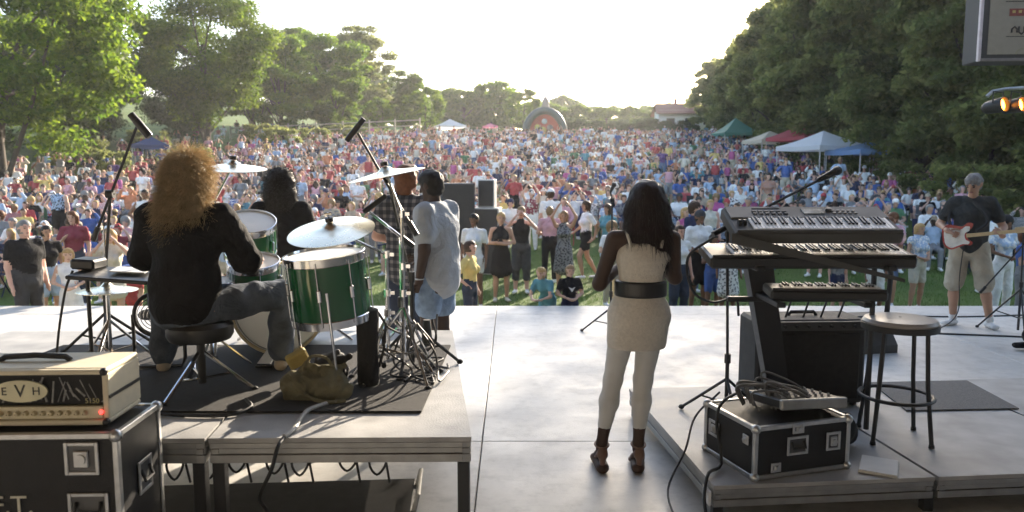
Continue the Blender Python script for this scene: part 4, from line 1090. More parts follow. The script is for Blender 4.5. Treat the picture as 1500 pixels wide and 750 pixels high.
def deck(name, label, corners, z, nsplit, thick, leg_pts, parent=None):
    """riser deck on a rectangle or near-rectangle: corners near-left, near-right, far-right, far-left"""
    t = thing(name, label, "stage riser", (0, 0, 0))
    nl, nr, fr_, fl = [Vector((*c, 0)) for c in corners]
    for i in range(nsplit):
        a, b = i / nsplit, (i + 1) / nsplit
        g = .0022
        q = [nl.lerp(nr, a + g), nl.lerp(nr, b - g), fl.lerp(fr_, b - g), fl.lerp(fr_, a + g)]
        MB().prism([(p.x, p.y) for p in q], z - .022, z).build("deck_panel", PLY, t, 0)
        c = (q[0] + q[1] + q[2] + q[3]) / 4
        f = [p + (c - p).normalized() * .004 for p in q]
        # extruded rail below each panel, front face with a groove
        for s, e in ((0, 1), (1, 2), (2, 3), (3, 0)):
            d = (f[e] - f[s]); L = d.length; M = Matrix.Translation(f[s]) @ Matrix.Rotation(math.atan2(d.y, d.x), 4, 'Z')
            for z0, z1, dep in ((z - .050, z - .024, .0), (z - .078, z - .052, .008), (z - thick, z - .080, .0)):
                MB().box((L / 2, .02 + dep / 2, (z0 + z1) / 2), (L - .002, .04 - dep, z1 - z0), M, .002).build("rail", ALUD, t)
    for p in leg_pts: MB().box((p[0], p[1], (z - thick) / 2), (.055, .055, z - thick), None, .004).build("leg", BLKPOW, t)
    return t
rs = deck("drum_riser", "tall grey plywood drum riser on black legs", [(-3.75, 3.27), (-.175, 3.327), (-.44, 5.64), (-3.75, 5.60)], RZ, 3, .118,
    [(-.22, 3.36), (-1.33, 3.36), (-1.42, 3.36), (-.48, 5.58), (-1.5, 5.58), (-2.6, 3.36), (-3.7, 3.36), (-2.7, 5.56), (-3.7, 5.56)])
c5, s5 = math.cos(R(5.4)), math.sin(R(5.4))
def kr(u, v): return (1.02 + u * c5 - v * s5, 3.75 + u * s5 + v * c5)
KZ = .20
ks = deck("keyboard_riser", "low grey plywood riser under the keyboards", [kr(0, 0), kr(4.88, 0), kr(4.88, 1.76), kr(0, 1.76)], KZ, 4, .118, [kr(.05, .05), kr(.05, 1.71), kr(1.2, .05), kr(2.44, .05), kr(2.5, 1.7), kr(4.8, .05), kr(4.8, 1.7)])
MB().box((0, 0, 0), (.012, .09, .075), Matrix.Translation((*kr(-.006, .05), KZ - .07)) @ Matrix.Rotation(R(5.4), 4, 'Z')).build("corner_plate", mat("white_paint", (.7, .7, .68), .5), ks)

rug = MB().prism([(-3.05, 3.66), (-.447, 3.66), (-.417, 5.10), (-3.05, 5.10)], RZ + .004, RZ + .014).build("drum_rug", RUG)
tag(rug, "black drum rug lying on the tall riser", "rug")
mat2 = MB().prism([(2.62, 5.19), (3.346, 5.28), (3.60, 6.07), (2.78, 5.97)], .0, .01)
mt = tag(MB().prism([kr(1.72, 1.05), kr(2.50, 1.02), kr(2.62, 1.70), kr(1.86, 1.72)], KZ + .004, KZ + .012).build("rubber_mat", mat("mat_rubber", (.10, .10, .10), .8, var=.25, scale=60, bump=.8, bscale=150)), "grey ribbed rubber mat behind the bar stool", "mat")

# ------------------------------------------------------------------ drums
def drum_tree(name, label, loc, axis_rot, r, depth, shell, lugs=8, legs=0, head_only=False, back=False, lug_r=.012):
    """drum with its axis along local z: top head at z=depth"""
    t = thing(name, label, "drum", loc); t.rotation_euler = axis_rot
    MB().lathe([(r, .0), (r, depth)], 40).build("shell", shell, t)
    MB().lathe([(0, depth + .004), (r * .5, depth + .006), (r * .97, depth + .004), (r * .985, depth - .004)], 40).build("batter_head", DHEAD, t)
    MB().lathe([(r * .985, -.003), (r * .97, -.006), (0, -.006)], 40).build("resonant_head", DHEAD, t)
    for z in (0, depth):
        s = 1 if z else -1
        MB().lathe([(r * .985, z - s * .028), (r * 1.02, z - s * .028), (r * 1.035, z - s * .024), (r * 1.03, z + s * .016), (r * 1.0, z + s * .018), (r * .985, z + s * .004)], 40).build("hoop", CHROME, t)
    for i in range(lugs):
        a = 2 * math.pi * (i + .5) / lugs; ca, sa = math.cos(a), math.sin(a)
        lg = MB().box((r + .010, 0, depth * .5), (.022, .022, min(.07, depth * .3)), Matrix.Rotation(a, 4, 'Z'), .006).build("lug", CHROME, t)
        MB().tube([((r + .016) * ca, (r + .016) * sa, .0), ((r + .016) * ca, (r + .016) * sa, depth)], .0035, 6).build("tension_rod", CHROME, lg)
    for i in range(legs):
        a = 2 * math.pi * (i + .15) / legs; ca, sa = math.cos(a), math.sin(a); rr = r + .022
        L = MB().tube([(rr * ca, rr * sa, depth * .55), (rr * ca, rr * sa, -.30), ((rr + .05) * ca, (rr + .05) * sa, -.36)], .0075, 8).build("leg", CHROME, t)
        MB().ell(((rr + .05) * ca, (rr + .05) * sa, -.362), (.016, .016, .018), 10, 6).build("rubber_foot", RUBBER, L)
    return t
drum_tree("floor_tom", "big green floor tom with a white head on three legs", (-.985, 4.13, RZ + .392), (R(3), R(-6), .4), .212, .345, GREEN, 8, 3)
drum_tree("rack_tom", "green rack tom tilted towards the drummer", (-1.70, 4.95, 1.26), (R(24), R(4), .2), .158, .23, GREEN, 6)
drum_tree("rack_tom", "lower green tom left of the big floor tom", (-1.58, 4.66, 1.05), (R(14), R(-4), .5), .150, .20, GREEN, 6)
sn = drum_tree("snare_drum", "chrome snare drum in front of the drummer's knees", (-1.80, 4.50, 1.0), (R(4), 0, 0), .178, .14, CHROME, 10)
st = thing("snare_stand", "chrome tripod stand carrying the snare", "drum stand", (-1.80, 4.50, RZ))
MB().tube([(0, 0, .06), (0, 0, .37)], .012, 8).build("pole", CHROME, st)
for k in range(3):
    a = k * 2.094 + .5
    MB().tube([(0, 0, .22), (.22 * math.cos(a), .22 * math.sin(a), .012)], .007, 6).build("leg", CHROME, st)
    MB().tube([(0, 0, .35), (.14 * math.cos(a), .14 * math.sin(a), .37), (.16 * math.cos(a), .16 * math.sin(a), .40)], .006, 6).build("arm", CHROME, st)
# bass drum lying on its side, axis along y (head towards the drummer)
bd = drum_tree("bass_drum", "green bass drum with a cream batter head behind the drummer's shin", (-1.52, 5.32, .915), (R(90), 0, 0), .29, .42, GREEN, 8)
for s in (-1, 1): MB().tube([(s * .24, -.16, .10), (s * .40, -.295, .06)], .010, 8).build("spur", CHROME, bd)
BH = mat("wood_hoop", (.50, .40, .24), .5, var=.15)
MB().lathe([(.286, .40), (.305, .40), (.306, .455), (.288, .455)], 40).build("wood_hoop", BH, bd)
MB().lathe([(0, .4295), (.055, .4295), (.055, .426)], 20).build("felt_patch", mat("patch", (.35, .32, .24), .8), bd)
pdl = thing("bass_pedal", "chrome bass drum pedal under the drummer's foot", "drum pedal", (-1.48, 4.62, RZ + .015))
MB().box((0, 0, .015), (.10, .34, .012), None, .003).build("base_plate", BLKPOW, pdl)
MB().box((0, -.02, .06), (.085, .27, .010), rotM((0, 0, 0), R(12)), .003).build("footboard", CHROME, pdl)
for s in (-1, 1): MB().tube([(s * .05, .15, .01), (s * .045, .15, .20)], .008, 6).build("post", CHROME, pdl)
bt = MB().tube([(0, .15, .19), (0, .19, .33)], .005, 6).build("beater_rod", CHROME, pdl)
MB().ell((0, .2, .345), (.026, .03, .026), 10, 8).build("beater", mat("felt", (.6, .58, .52), .9), bt)

def tripod(parent, z, h, spread, rot, m, r=.009, brace=True):
    for k in range(3):
        a = rot + k * 2 * math.pi / 3; ca, sa = math.cos(a), math.sin(a)
        L = MB().tube([(0, 0, h), (spread * .5 * ca, spread * .5 * sa, h * .52), (spread * ca, spread * sa, .012)], r, 7).build("leg", m, parent)
        MB().ell((spread * ca, spread * sa, .014), (.02, .02, .016), 8, 6).build("rubber_foot", RUBBER, L)
        if brace: MB().tube([(0, 0, h * .35), (spread * .55 * ca, spread * .55 * sa, h * .45)], r * .7, 6).build("brace", m, parent)
def cymbal(parent, c, r, tilt):
    M = Matrix.Translation(c) @ Matrix.Rotation(tilt[2] if len(tilt) > 2 else 0, 4, 'Z') @ Matrix.Rotation(tilt[0], 4, 'X') @ Matrix.Rotation(tilt[1], 4, 'Y')
    cy = MB().lathe([(.006, .030), (r * .10, .027), (r * .17, .014), (r * .21, .006), (r * .5, -.003), (r * .8, -.012), (r, -.022), (r, -.0245), (r * .8, -.0145), (r * .21, .003), (r * .17, .011), (.006, .027)], 48, M).build("cymbal", BRASS, parent)
    MB().lathe([(.004, .034), (.022, .034), (.022, .056), (.004, .058)], 14, M).build("felt", BLACK, cy)
    MB().tube([(0, 0, .03), (0, 0, .085)], .004, 6, M).tube([(-.018, 0, .078), (.018, 0, .078)], .006, 6, M).build("wing_nut", CHROME, cy)
def cymbal_stand(label, base, top, r, tilt, rot=0.3):
    t = thing("cymbal_stand", label, "cymbal stand", base)
    l = Vector(top) - Vector(base); z = l.z
    tripod(t, 0, min(.42, z * .4), .30, rot, CHROME)
    MB().tube([(0, 0, .10), (0, 0, z * .55)], .0125, 8).build("lower_pole", CHROME, t)
    MB().tube([(0, 0, z * .54), (0, 0, z * .80)], .0098, 8).build("upper_pole", CHROME, t)
    for q in (.42, .55, .80):
        MB().lathe([(.012, -.02), (.02, -.02), (.02, .02), (.012, .02)], 10, rotM((0, 0, z * q))).box((.028, 0, z * q), (.03, .008, .02)).build("clamp", CHROME, t)
    MB().tube([(0, 0, z * .80), (l.x, l.y, l.z - .005)], .008, 8).build("boom_arm", CHROME, t)
    cymbal(t, l, r, tilt)
    return t
cymbal_stand("stand with a wide ride cymbal over the big floor tom", (-.72, 4.36, RZ), (-.965, 4.06, 1.50), .232, (R(16), R(-5)), .2)
cymbal_stand("stand with a high crash cymbal beside the overhead boom", (-.62, 4.30, RZ), (-.725, 4.42, 1.795), .225, (R(3), R(-11)), 1.1)
cymbal_stand("stand with a high cymbal behind the drummer's hair", (-1.95, 5.0, RZ), (-1.72, 4.75, 1.835), .20, (R(6), R(3)), .8)
# hi-hat left of the drummer
hh = thing("hi_hat", "pair of hi-hat cymbals on a chrome stand left of the drummer", "cymbal stand", (-2.42, 4.52, RZ))
tripod(hh, 0, .30, .27, .6, CHROME); MB().tube([(0, 0, .05), (0, 0, .66)], .012, 8).build("pole", CHROME, hh); MB().tube([(0, 0, .6), (0, 0, .86)], .004, 6).build("pull_rod", CHROME, hh)
cymbal(hh, (0, 0, .50), .17, (0, 0)); MB().box((0, -.16, .03), (.09, .28, .012), rotM((0, 0, 0), R(8)), .003).build("footboard", ALUD, hh)
# drum throne
th = thing("drum_throne", "black round drum throne under the drummer", "stool", (-1.66, 4.0, RZ))
MB().lathe([(.02, .30), (.155, .30), (.17, .325), (.17, .375), (.15, .397), (.02, .40)], 32).build("seat", mat("throne_vinyl", (.012, .012, .012), .4), th)
MB().tube([(0, 0, .06), (0, 0, .31)], .022, 12).build("post", BLKPOW, th)
tripod(th, 0, .24, .27, .15, CHROME, .011)
# mic stands
def boom_stand(label, base, poleh, piv, a, b, rot=.2, m=BLKPOW, mic='dynamic', trip=.30, th_=.28):
    """base world point, pole to height, boom from a to b (world) through the pivot"""
    t = thing("microphone_stand", label, "mic stand", base); B = Vector(base)
    tripod(t, 0, th_, trip, rot, m, .010)
    P = Vector(piv) - B
    MB().tube([(0, 0, .04), (0, 0, poleh * .55)], .013, 8).build("lower_pole", m, t)
    MB().tube([(0, 0, poleh * .5), (P.x, P.y, P.z)], .0095, 8).build("upper_pole", m, t)
    MB().lathe([(.012, -.03), (.021, -.03), (.021, .03), (.012, .03)], 10, rotM((0, 0, poleh * .55))).build("collar", BLACK, t)
    MB().lathe([(.006, -.022), (.026, -.022), (.026, .022), (.006, .022)], 12, rotM(P, 0, R(90))).build("knob", BLACK, t)
    MB().tube([Vector(a) - B, Vector(b) - B], .0085, 8).build("boom_arm", m, t)
    d = (Vector(b) - Vector(a)).normalized()
    MB().tube([Vector(a) - B, Vector(a) - B + d * .09], .017, 10).build("counterweight", BLACK, t)
    return t
def mic(label, base, direction, ln=.17, r=.024, slim=False):
    t = thing("microphone", label, "microphone", base); M = alongM((0, 0, 0), direction)
    if slim:
        MB().lathe([(.003, 0), (r * .8, 0), (r, .01), (r, ln * .72), (r * .92, ln * .73), (r * .92, ln), (.003, ln)], 14, M).build("body", BLACK, t)
    else:
        b = MB().lathe([(.003, 0), (r * .55, 0), (r * .62, .02), (r * .85, ln * .68), (r * .9, ln * .72)], 16, M).build("body", BLACK, t)
        MB().lathe([(r * .9, ln * .72), (r * 1.05, ln * .76), (r * 1.08, ln * .84), (r * .9, ln * .94), (r * .4, ln), (.003, ln * 1.01)], 16, M).build("grille", mat("mic_grille", (.05, .05, .05), .4, .8, bump=.6, bscale=500), t)
    return t
boom_stand("black boom stand with the overhead mic left of the drummer", (-2.62, 4.86, RZ), .85, (-2.42, 4.62, 1.66), (-2.53, 4.60, 1.38), (-2.235, 4.62, 2.07), .9, trip=.32)
mic("fat black overhead microphone above the drummer's left", (-2.155, 4.60, 2.0), (-.10, 0, .125), .17, .024, True)
boom_stand("black boom stand with the overhead mic above the crash cymbal", (-.60, 4.52, RZ), 1.02, (-.735, 4.52, 1.78), (-.55, 4.40, 1.43), (-.915, 4.60, 2.02), .4, trip=.30)
mic("slim black overhead microphone above the crash cymbal", (-.985, 4.60, 1.975), (.10, 0, .125), .17, .017, True)
mic("small black clip microphone beside the crash stand", (-.845, 4.35, 1.565), (.16, .06, .12), .16, .016, True)
boom_stand("chrome legged short stand by the black stick bag", (-.66, 4.50, RZ), .75, (-.66, 4.50, 1.44), (-.58, 4.46, 1.36), (-.83, 4.36, 1.58), 1.4, CHROME, trip=.27)
# stick bag, cables, soft bag, cone
t = thing("stick_bag", "tall black stick bag standing beside the floor tom", "bag", (-.795, 4.14, RZ + .012))
MB().lathe([(.01, 0), (.056, 0), (.062, .02), (.060, .22), (.064, .38), (.060, .42), (.02, .435)], 18).build("body", mat("black_cordura", (.01, .01, .011), .9, var=.3, scale=8, bump=.5, bscale=80), t)
MB().tube([(.055, .02, .40), (.10, .0, .34), (.09, -.02, .2), (.06, 0, .1)], .008, 6).build("strap", RUBBER, t)
t = thing("rubber_cone", "small dark rubber cone at the back edge of the drum riser", "cone", (-.58, 5.12, RZ + .012))
MB().lathe([(.005, 0), (.048, 0), (.048, .012), (.040, .018), (.026, .165), (.024, .17), (.004, .17)], 20).build("body", mat("dark_rubber_cone", (.05, .052, .05), .75, var=.1), t)
OLV = mat("olive_canvas", (.16, .145, .09), .9, var=.3, scale=9, bump=.6, bscale=60, spec=.1, wrinkle=1.0)
bgp = [pr('b', (-.12, 0, .07), (.10, .01, .06), (.07, .10), (.06, .09), (0, 0, 1)), pr('b', (-.13, -.03, .02), (.13, -.03, .02), (.05, .04), None, (0, 0, 1)), pr('b', (-.02, .02, .13), (.08, .02, .12), (.04, .03), None), pr('b', (.05, .0, .09), (.17, -.02, .05), (.045, .045), (.03, .03)), pr('b', (-.10, .02, .10), (-.05, .03, .17), (.035, .02), (.02, .012)), pr('b', (.06, .03, .12), (.14, .05, .16), (.03, .014), (.02, .01))]
bg = link("canvas_bag", sdf_mesh("canvas_bag", bgp, .008, .02, (.009, 46), [OLV])); bg.location = (-1.02, 3.90, RZ + .012)
MB().tube(curve_pts([(-.12, -.06, .10), (-.06, -.10, .06), (.02, -.12, .02), (.10, -.13, .012), (.17, -.10, .012)], 14), .010, 6).build("strap", OLV, bg)
MB().tube(curve_pts([(-.06, 0, .17), (-.02, -.01, .22), (.05, 0, .21), (.08, .01, .16)], 12), .008, 6).build("handle", OLV, bg)
tag(bg, "slumped olive canvas bag on the rug before the floor tom", "bag")
clp = [pr('b', (-.07, 0, .05), (.08, .02, .06), .055, .05), pr('b', (-.02, .05, .10), (.05, .05, .13), .05, .04), pr('b', (.05, -.02, .10), (.13, 0, .16), .03, .02)]
cl = link("crumpled_jacket", sdf_mesh("crumpled_jacket", clp, .009, .02, (.018, 42), [mat("jacket_cloth", (.03, .03, .032), .8, var=.2)])); cl.location = (-1.04, 4.16, RZ + .014)
tag(cl, "crumpled dark jacket behind the olive canvas bag", "jacket")
lb = MB().box((0, 0, .05), (.12, .05, .09), rotM((0, 0, 0), R(20), R(-25), .4), .01).build("yellow_box", mat("yellow_card", (.42, .32, .10), .7, var=.15)); lb.location = (-1.19, 4.22, RZ + .10)
tag(lb, "small yellow carton on top of the crumpled dark jacket", "carton")
def cable(name, label, ctrl, r=.006, m=None, n=30, cat='cable'):
    o = MB().tube(curve_pts(ctrl, n), r, 7).build(name, m or CABLE)
    return tag(o, label, cat)
cable("cable", "grey cable running off the rug and over the riser edge", [(-.93, 3.78, RZ + .02), (-1.0, 3.66, RZ + .02), (-1.01, 3.55, RZ + .014), (-1.0, 3.40, RZ + .012), (-1.02, 3.315, RZ + .008)], .011, mat("grey_cable", (.42, .41, .38), .5))
cable("cable", "black cable hanging from the drum riser's front edge", [(-1.02, 3.31, RZ + .005), (-1.03, 3.245, RZ - .02), (-1.06, 3.24, RZ - .12), (-1.12, 3.26, RZ - .25), (-1.14, 3.40, RZ - .38)], .009)
cable("cable", "black cable lying between rug and guitar case", [(-1.95, 3.66, RZ + .02), (-1.62, 3.60, RZ + .012), (-1.38, 3.60, RZ + .012), (-1.30, 3.70, RZ + .02), (-1.36, 3.8, RZ + .03)], .009)
rg2 = random.Random(5)
for i in range(9):
    a = rg2.uniform(0, 6.28); p = Vector((-.62 + rg2.uniform(-.05, .12), 4.42 + rg2.uniform(-.2, .2), RZ + .02))
    q = [p + Vector((rg2.uniform(-.10, .10), rg2.uniform(-.10, .10), z)) for z in (.30, .16, .03)] + [p + Vector((rg2.uniform(.02, .16), rg2.uniform(-.22, .2), .002)) for _ in range(2)]
    cable("cable", "black cable looped round the foot of the cymbal stands", q, .006)["group"] = "cables heaped at the cymbal stands"
# tray with pad left of the drummer
tr = thing("percussion_tray", "black percussion tray on a thin stand left of the drummer", "tray stand", (-2.40, 4.42, RZ))
MB().box((.09, 0, .60), (.46, .30, .022), rotM((0, 0, 0), R(4), R(4)), .006).build("tray", BLACK, tr)
MB().box((-.12, .02, .645), (.14, .16, .06), rotM((0, 0, 0), 0, R(4)), .012).build("module", BLACK, tr)
MB().tube([(-.09, .02, .0), (-.09, .02, .59)], .012, 8).build("post", BLKPOW, tr); MB().box((-.09, .02, .01), (.05, .36, .02), None, .005).box((-.09, .02, .011), (.30, .05, .018), None, .005).build("foot", BLKPOW, tr)
sh_ = tag(MB().box((0, 0, .004), (.19, .14, .006), rotM((-2.21, 4.40, 1.224), R(4), R(4), .15)).build("drum_pad", mat("pad_grey", (.55, .55, .54), .5, var=.08)), "pale grey practice pad lying on the percussion tray", "pad")
cable("cable", "black cable hanging from the percussion tray", [(-2.52, 4.35, RZ + .62), (-2.56, 4.33, RZ + .50), (-2.62, 4.34, RZ + .25), (-2.66, 4.36, RZ + .02), (-2.60, 4.30, RZ + .016)], .007)
# floor fan
fn = thing("floor_fan", "round black caged fan on the rug left of the throne", "fan", (-2.10, 4.46, RZ + .014), R(12))
for r_ in (.125, .105, .085, .065, .045, .025):
    MB().tube([(r_ * math.cos(a), -.045 + .02 * (r_ / .125) ** 2, .33 + r_ * math.sin(a)) for a in np.linspace(0, 6.283, 28, endpoint=False)], .0028, 5, closed=True).build("cage_ring", CHROME if r_ < .12 else BLACK, fn)
MB().tube([(.128 * math.cos(a), 0, .33 + .128 * math.sin(a)) for a in np.linspace(0, 6.283, 32, endpoint=False)], .012, 8, closed=True).build("rim", BLACK, fn)
for k in range(4): MB().ell((.055, 0, 0), (.055, .006, .035), 10, 6, rotM((0, .005, .33), 0, k * math.pi / 2) @ Matrix.Rotation(.5, 4, 'X')).build("blade", mat("fan_blade", (.10, .10, .11), .4), fn)
MB().lathe([(.003, -.05), (.035, -.05), (.05, .05), (.04, .09), (.003, .095)], 16, rotM((0, 0, .33), R(-90))).build("motor", BLACK, fn)
MB().tube([(-.14, .02, .33), (-.14, .02, .06), (-.12, .02, .012), (.12, .02, .012), (.14, .02, .06), (.14, .02, .33)], .011, 8).build("stand", BLACK, fn)
# sticks in use
for (a, b, l) in (((-1.99, 4.36, 1.20), (-2.30, 4.56, 1.16), "wooden drum stick over the hi-hat"), ((-1.50, 4.36, 1.24), (-1.60, 4.72, 1.34), "wooden drum stick over the lower green tom")):
    o = MB().tube([a, b], [.0075, .005], 7).build("drum_stick", mat("hickory", (.58, .40, .2), .5)); tag(o, l, "drum stick")

# ------------------------------------------------------------------ cases and amplifiers
def flight_case(name, label, cat, loc, rz, d, lid=True, latches=True):
    w_, dp, h_ = d
    t = thing(name, label, cat, loc, rz)
    MB().box((0, 0, h_ / 2), (w_ - .012, dp - .012, h_ - .012)).build("panel", CASE, t)
    e = .024
    for x in (-1, 1):
        for y in (-1, 1): MB().box((x * (w_ - e) / 2, y * (dp - e) / 2, h_ / 2), (e, e, h_ - e * 1.7), None, .003).build("edge_trim", ALU, t)
    for z in (e / 2, h_ - e / 2):
        for y in (-1, 1): MB().box((0, y * (dp - e) / 2, z), (w_ - e * 1.7, e, e), None, .003).build("edge_trim", ALU, t)
        for x in (-1, 1): MB().box((x * (w_ - e) / 2, 0, z), (e, dp - e * 1.7, e), None, .003).build("edge_trim", ALU, t)
    for x in (-1, 1):
        for y in (-1, 1):
            for z in (0, 1): MB().ell((x * (w_ / 2 - .012), y * (dp / 2 - .012), .014 + z * (h_ - .028)), (.026, .026, .026), 10, 8).build("ball_corner", ALU, t)
    return t
def recess(parent, c, w_, h_, face, kind="handle"):
    """recessed dish with a handle or latch; face: 'y' front (-y), 'x' right side (+x), 'l' left side (-x)"""
    M = Matrix.Translation(c) @ (Matrix.Rotation(0, 4, 'Z') if face == 'y' else Matrix.Rotation(R(90), 4, 'Z') if face == 'x' else Matrix.Rotation(R(-90), 4, 'Z'))
    e = .014; hd = MB()
    for x, z, sx_, sz_ in ((-1, 0, e, h_), (1, 0, e, h_), (0, -1, w_ - 2 * e, e), (0, 1, w_ - 2 * e, e)):
        hd.box((x * (w_ - e) / 2, -.004, z * (h_ - e) / 2), (sx_, .008, sz_), M, .002)
    o = hd.build(kind + "_plate", ALU, parent)
    MB().box((0, .0, 0), (w_ - 2 * e, .003, h_ - 2 * e), M).build("dish", mat("dish_metal", (.10, .10, .10), .5, .6), o)
    if kind == "handle": MB().tube([(-w_ * .3, -.004, h_ * .22), (-w_ * .3, -.02, -h_ * .1), (w_ * .3, -.02, -h_ * .1), (w_ * .3, -.004, h_ * .22)], .007, 7, M).build("grip", RUBBER, o)
    else: MB().box((0, -.008, 0), (w_ * .42, .012, h_ * .5), M, .003).lathe([(.003, -.0), (w_ * .16, -.0), (w_ * .16, .01), (.003, .01)], 12, M @ Matrix.Translation((0, -.012, 0)) @ Matrix.Rotation(R(90), 4, 'X')).build("catch", ALU, o)
gc = flight_case("guitar_rig_case", "tall black flight case with stencilled lettering under the cream amplifier", "flight case", (-2.03, 3.015, 0), R(2), (1.02, .39, .80))
recess(gc, (.37, -.192, .70), .13, .13, 'y', "latch"); recess(gc, (.385, -.192, .50), .155, .125, 'y'); recess(gc, (-.37, -.192, .70), .13, .13, 'y', "latch"); recess(gc, (-.385, -.192, .50), .155, .125, 'y'); recess(gc, (.507, .02, .55), .12, .14, 'x')
tx = link("lettering", text_mesh("E.F.T.", .105, .0015, mat("stencil_cream", (.55, .52, .42), .7, var=.2)), gc); tx.location = (.06, -.1965, .515); tx.rotation_euler = (R(90), 0, 0)
# amplifier head
ah = thing("amplifier_head", "cream amplifier head with a black grille on top of the tall flight case", "amplifier", (-1.935, 3.04, .806), R(2))
W_, D_, H_ = .69, .30, .226
MB().box((0, .012, H_ - .012), (W_, D_ - .024, .024), None, .008).box((0, .012, .012), (W_, D_ - .024, .024), None, .008).box((-W_ / 2 + .012, .012, H_ / 2), (.024, D_ - .026, H_ - .046), None, .004).box((W_ / 2 - .012, .012, H_ / 2), (.024, D_ - .026, H_ - .046), None, .004).box((0, D_ / 2 - .006, H_ / 2), (W_ - .05, .01, H_ - .05)).build("cabinet", TOLEX, ah)
for z in (.006, H_ - .006): MB().box((0, -D_ / 2 + .004 + .012, z + (.006 if z < .1 else -.006)), (W_ - .004, .024, .02), None, .005).build("front_bezel", TOLEX, ah)
MB().box((0, -.10, .135), (W_ - .05, .01, .12)).build("grille", mat("perforated_black", (.012, .012, .013), .35, var=.5, scale=8, bump=.8, bscale=400), ah)
MB().box((0, -.118, .048), (W_ - .052, .02, .05), None, .003).build("control_panel", mat("cream_panel", (.55, .49, .34), .5), ah)
for i in range(18): MB().lathe([(.003, -.0), (.011, .0), (.0085, .018), (.003, .02)], 12, rotM((-.30 + i * .0325, -.1285, .048), R(90))).build("knob", mat("cream_knob", (.60, .52, .34), .4), ah)
MB().ell((.315, -.130, .05), (.009, .006, .009), 12, 8).build("jewel_light", mat("red_jewel", (.6, .02, .02), .2, emit=(1, .05, .04, 1.2), var=0), ah)
lo_ = MB().prism([(.105 * math.cos(a), .044 * math.sin(a)) for a in np.linspace(0, 6.283, 36, endpoint=False)], 0, .008, rotM((0, -.108, .132), R(90))).build("badge", mat("badge_cream", (.58, .54, .36), .5, var=.1), ah)
for bdy, x, sz in (("E", -.062, .045), ("V", 0, .072), ("H", .062, .045)):
    e_ = link("lettering", text_mesh(bdy, sz, .001, mat("badge_ink", (.03, .03, .025), .5)), lo_); e_.location = (x, -.1175, .132); e_.rotation_euler = (R(90), 0, 0)
e_ = link("lettering", text_mesh("5150", .028, .001, mat("gold_ink", (.45, .40, .2), .5)), ah); e_.location = (.27, -.106, .088); e_.rotation_euler = (R(90), 0, 0)
rgx = random.Random(2)
for i in range(30):
    x = -.31 + i * .0213; k = rgx.uniform(-.04, .04); z0_ = .08 + rgx.uniform(0, .03)
    MB().tube([(x, -.106, z0_), (x + k, -.106, min(.188, z0_ + rgx.uniform(.03, .10)))], rgx.uniform(.0015, .0045), 5).build("grille_stripe", mat("grille_grey", (.26, .26, .25), .4, var=.5, scale=30), ah)
MB().tube([(-.14, 0, .228), (-.12, 0, .243), (0, 0, .250), (.12, 0, .243), (.14, 0, .228)], .012, 8).build("handle", RUBBER, ah)
for x in (-1, 1):
    for z in (0, 1): MB().ell((x * (W_ / 2 - .008), -D_ / 2 + .012, .012 + z * (H_ - .024)), (.016, .016, .016), 8, 6).build("corner_cap", BLACK, ah)
MB().box((W_ / 2 + .002, .01, .11), (.006, .27, .012)).build("side_strap", BLACK, ah)
# long dark trunk under the drum riser
lt = thing("equipment_case", "long low black case with a metal strip lying under the drum riser", "case", (-1.47, 3.68, 0), R(4))
MB().box((0, 0, .075), (1.95, .46, .15), None, .012).build("body", CASE, lt)
MB().box((0, -.232, .11), (1.6, .012, .035), None, .003).build("metal_strip", ALU, lt)
for i in range(14): MB().box((-.7 + i * .108, -.242, .11), (.05, .012, .022), None, .002).build("socket", BLACK, lt)
MB().tube([(.975, -.16, .12), (1.0, -.16, .22), (1.0, .16, .22), (.975, .16, .12)], .012, 8).build("end_handle", ALUD, lt)
for i in range(11):
    x = -2.3 + i * .165 + rgx.uniform(-.04, .04); d_ = rgx.uniform(.05, .12)
    o = cable("cable", "black cable looped below the drum riser's rail", [(x, 3.52, .50), (x - .035, 3.50, .46 - d_ * .5), (x, 3.50, .44 - d_), (x + .045, 3.50, .46 - d_ * .5), (x + .03, 3.52, .50), (x + .05, 3.56, .30)], .006, None, 20); o["group"] = "cables looped under the drum riser"
# rack of gear on the keyboard riser
rk = flight_case("rack_case", "open black flight case full of gear at the corner of the low riser", "flight case", (1.462, 4.12, KZ + .004), R(17.4), (.60, .485, .285))
recess(rk, (-.04, -.2435, .165), .13, .10, 'y'); recess(rk, (.185, -.2435, .165), .09, .10, 'y', "latch"); recess(rk, (-.04, -.2435, .255), .07, .05, 'y', "latch"); recess(rk, (-.17, -.2435, .06), .06, .05, 'y', "latch"); recess(rk, (-.301, .13, .16), .10, .09, 'l', "latch"); recess(rk, (-.301, -.17, .20), .05, .05, 'l', "latch")
mx_ = thing("mixing_console", "dark mixing console lying tilted on the open rack case", "mixer", (1.50, 4.14, KZ + .345), R(17.4))
MB().box((.06, -.02, 0), (.40, .32, .05), rotM((0, 0, 0), R(-6), R(3)), .008).build("chassis", BLACK, mx_)
MB().box((.06, -.19, .0), (.42, .03, .055), rotM((0, 0, 0), R(-6), R(3)), .006).build("front_rail", ALUD, mx_)
for i in range(8):
    for j in range(4): MB().lathe([(.002, .0), (.008, 0), (.006, .016), (.002, .017)], 8, rotM((0, 0, 0), R(-6), R(3)) @ Matrix.Translation((-.09 + i * .042, -.13 + j * .065, .025))).build("knob", mat("knob_grey", (.30, .30, .31), .4), mx_)
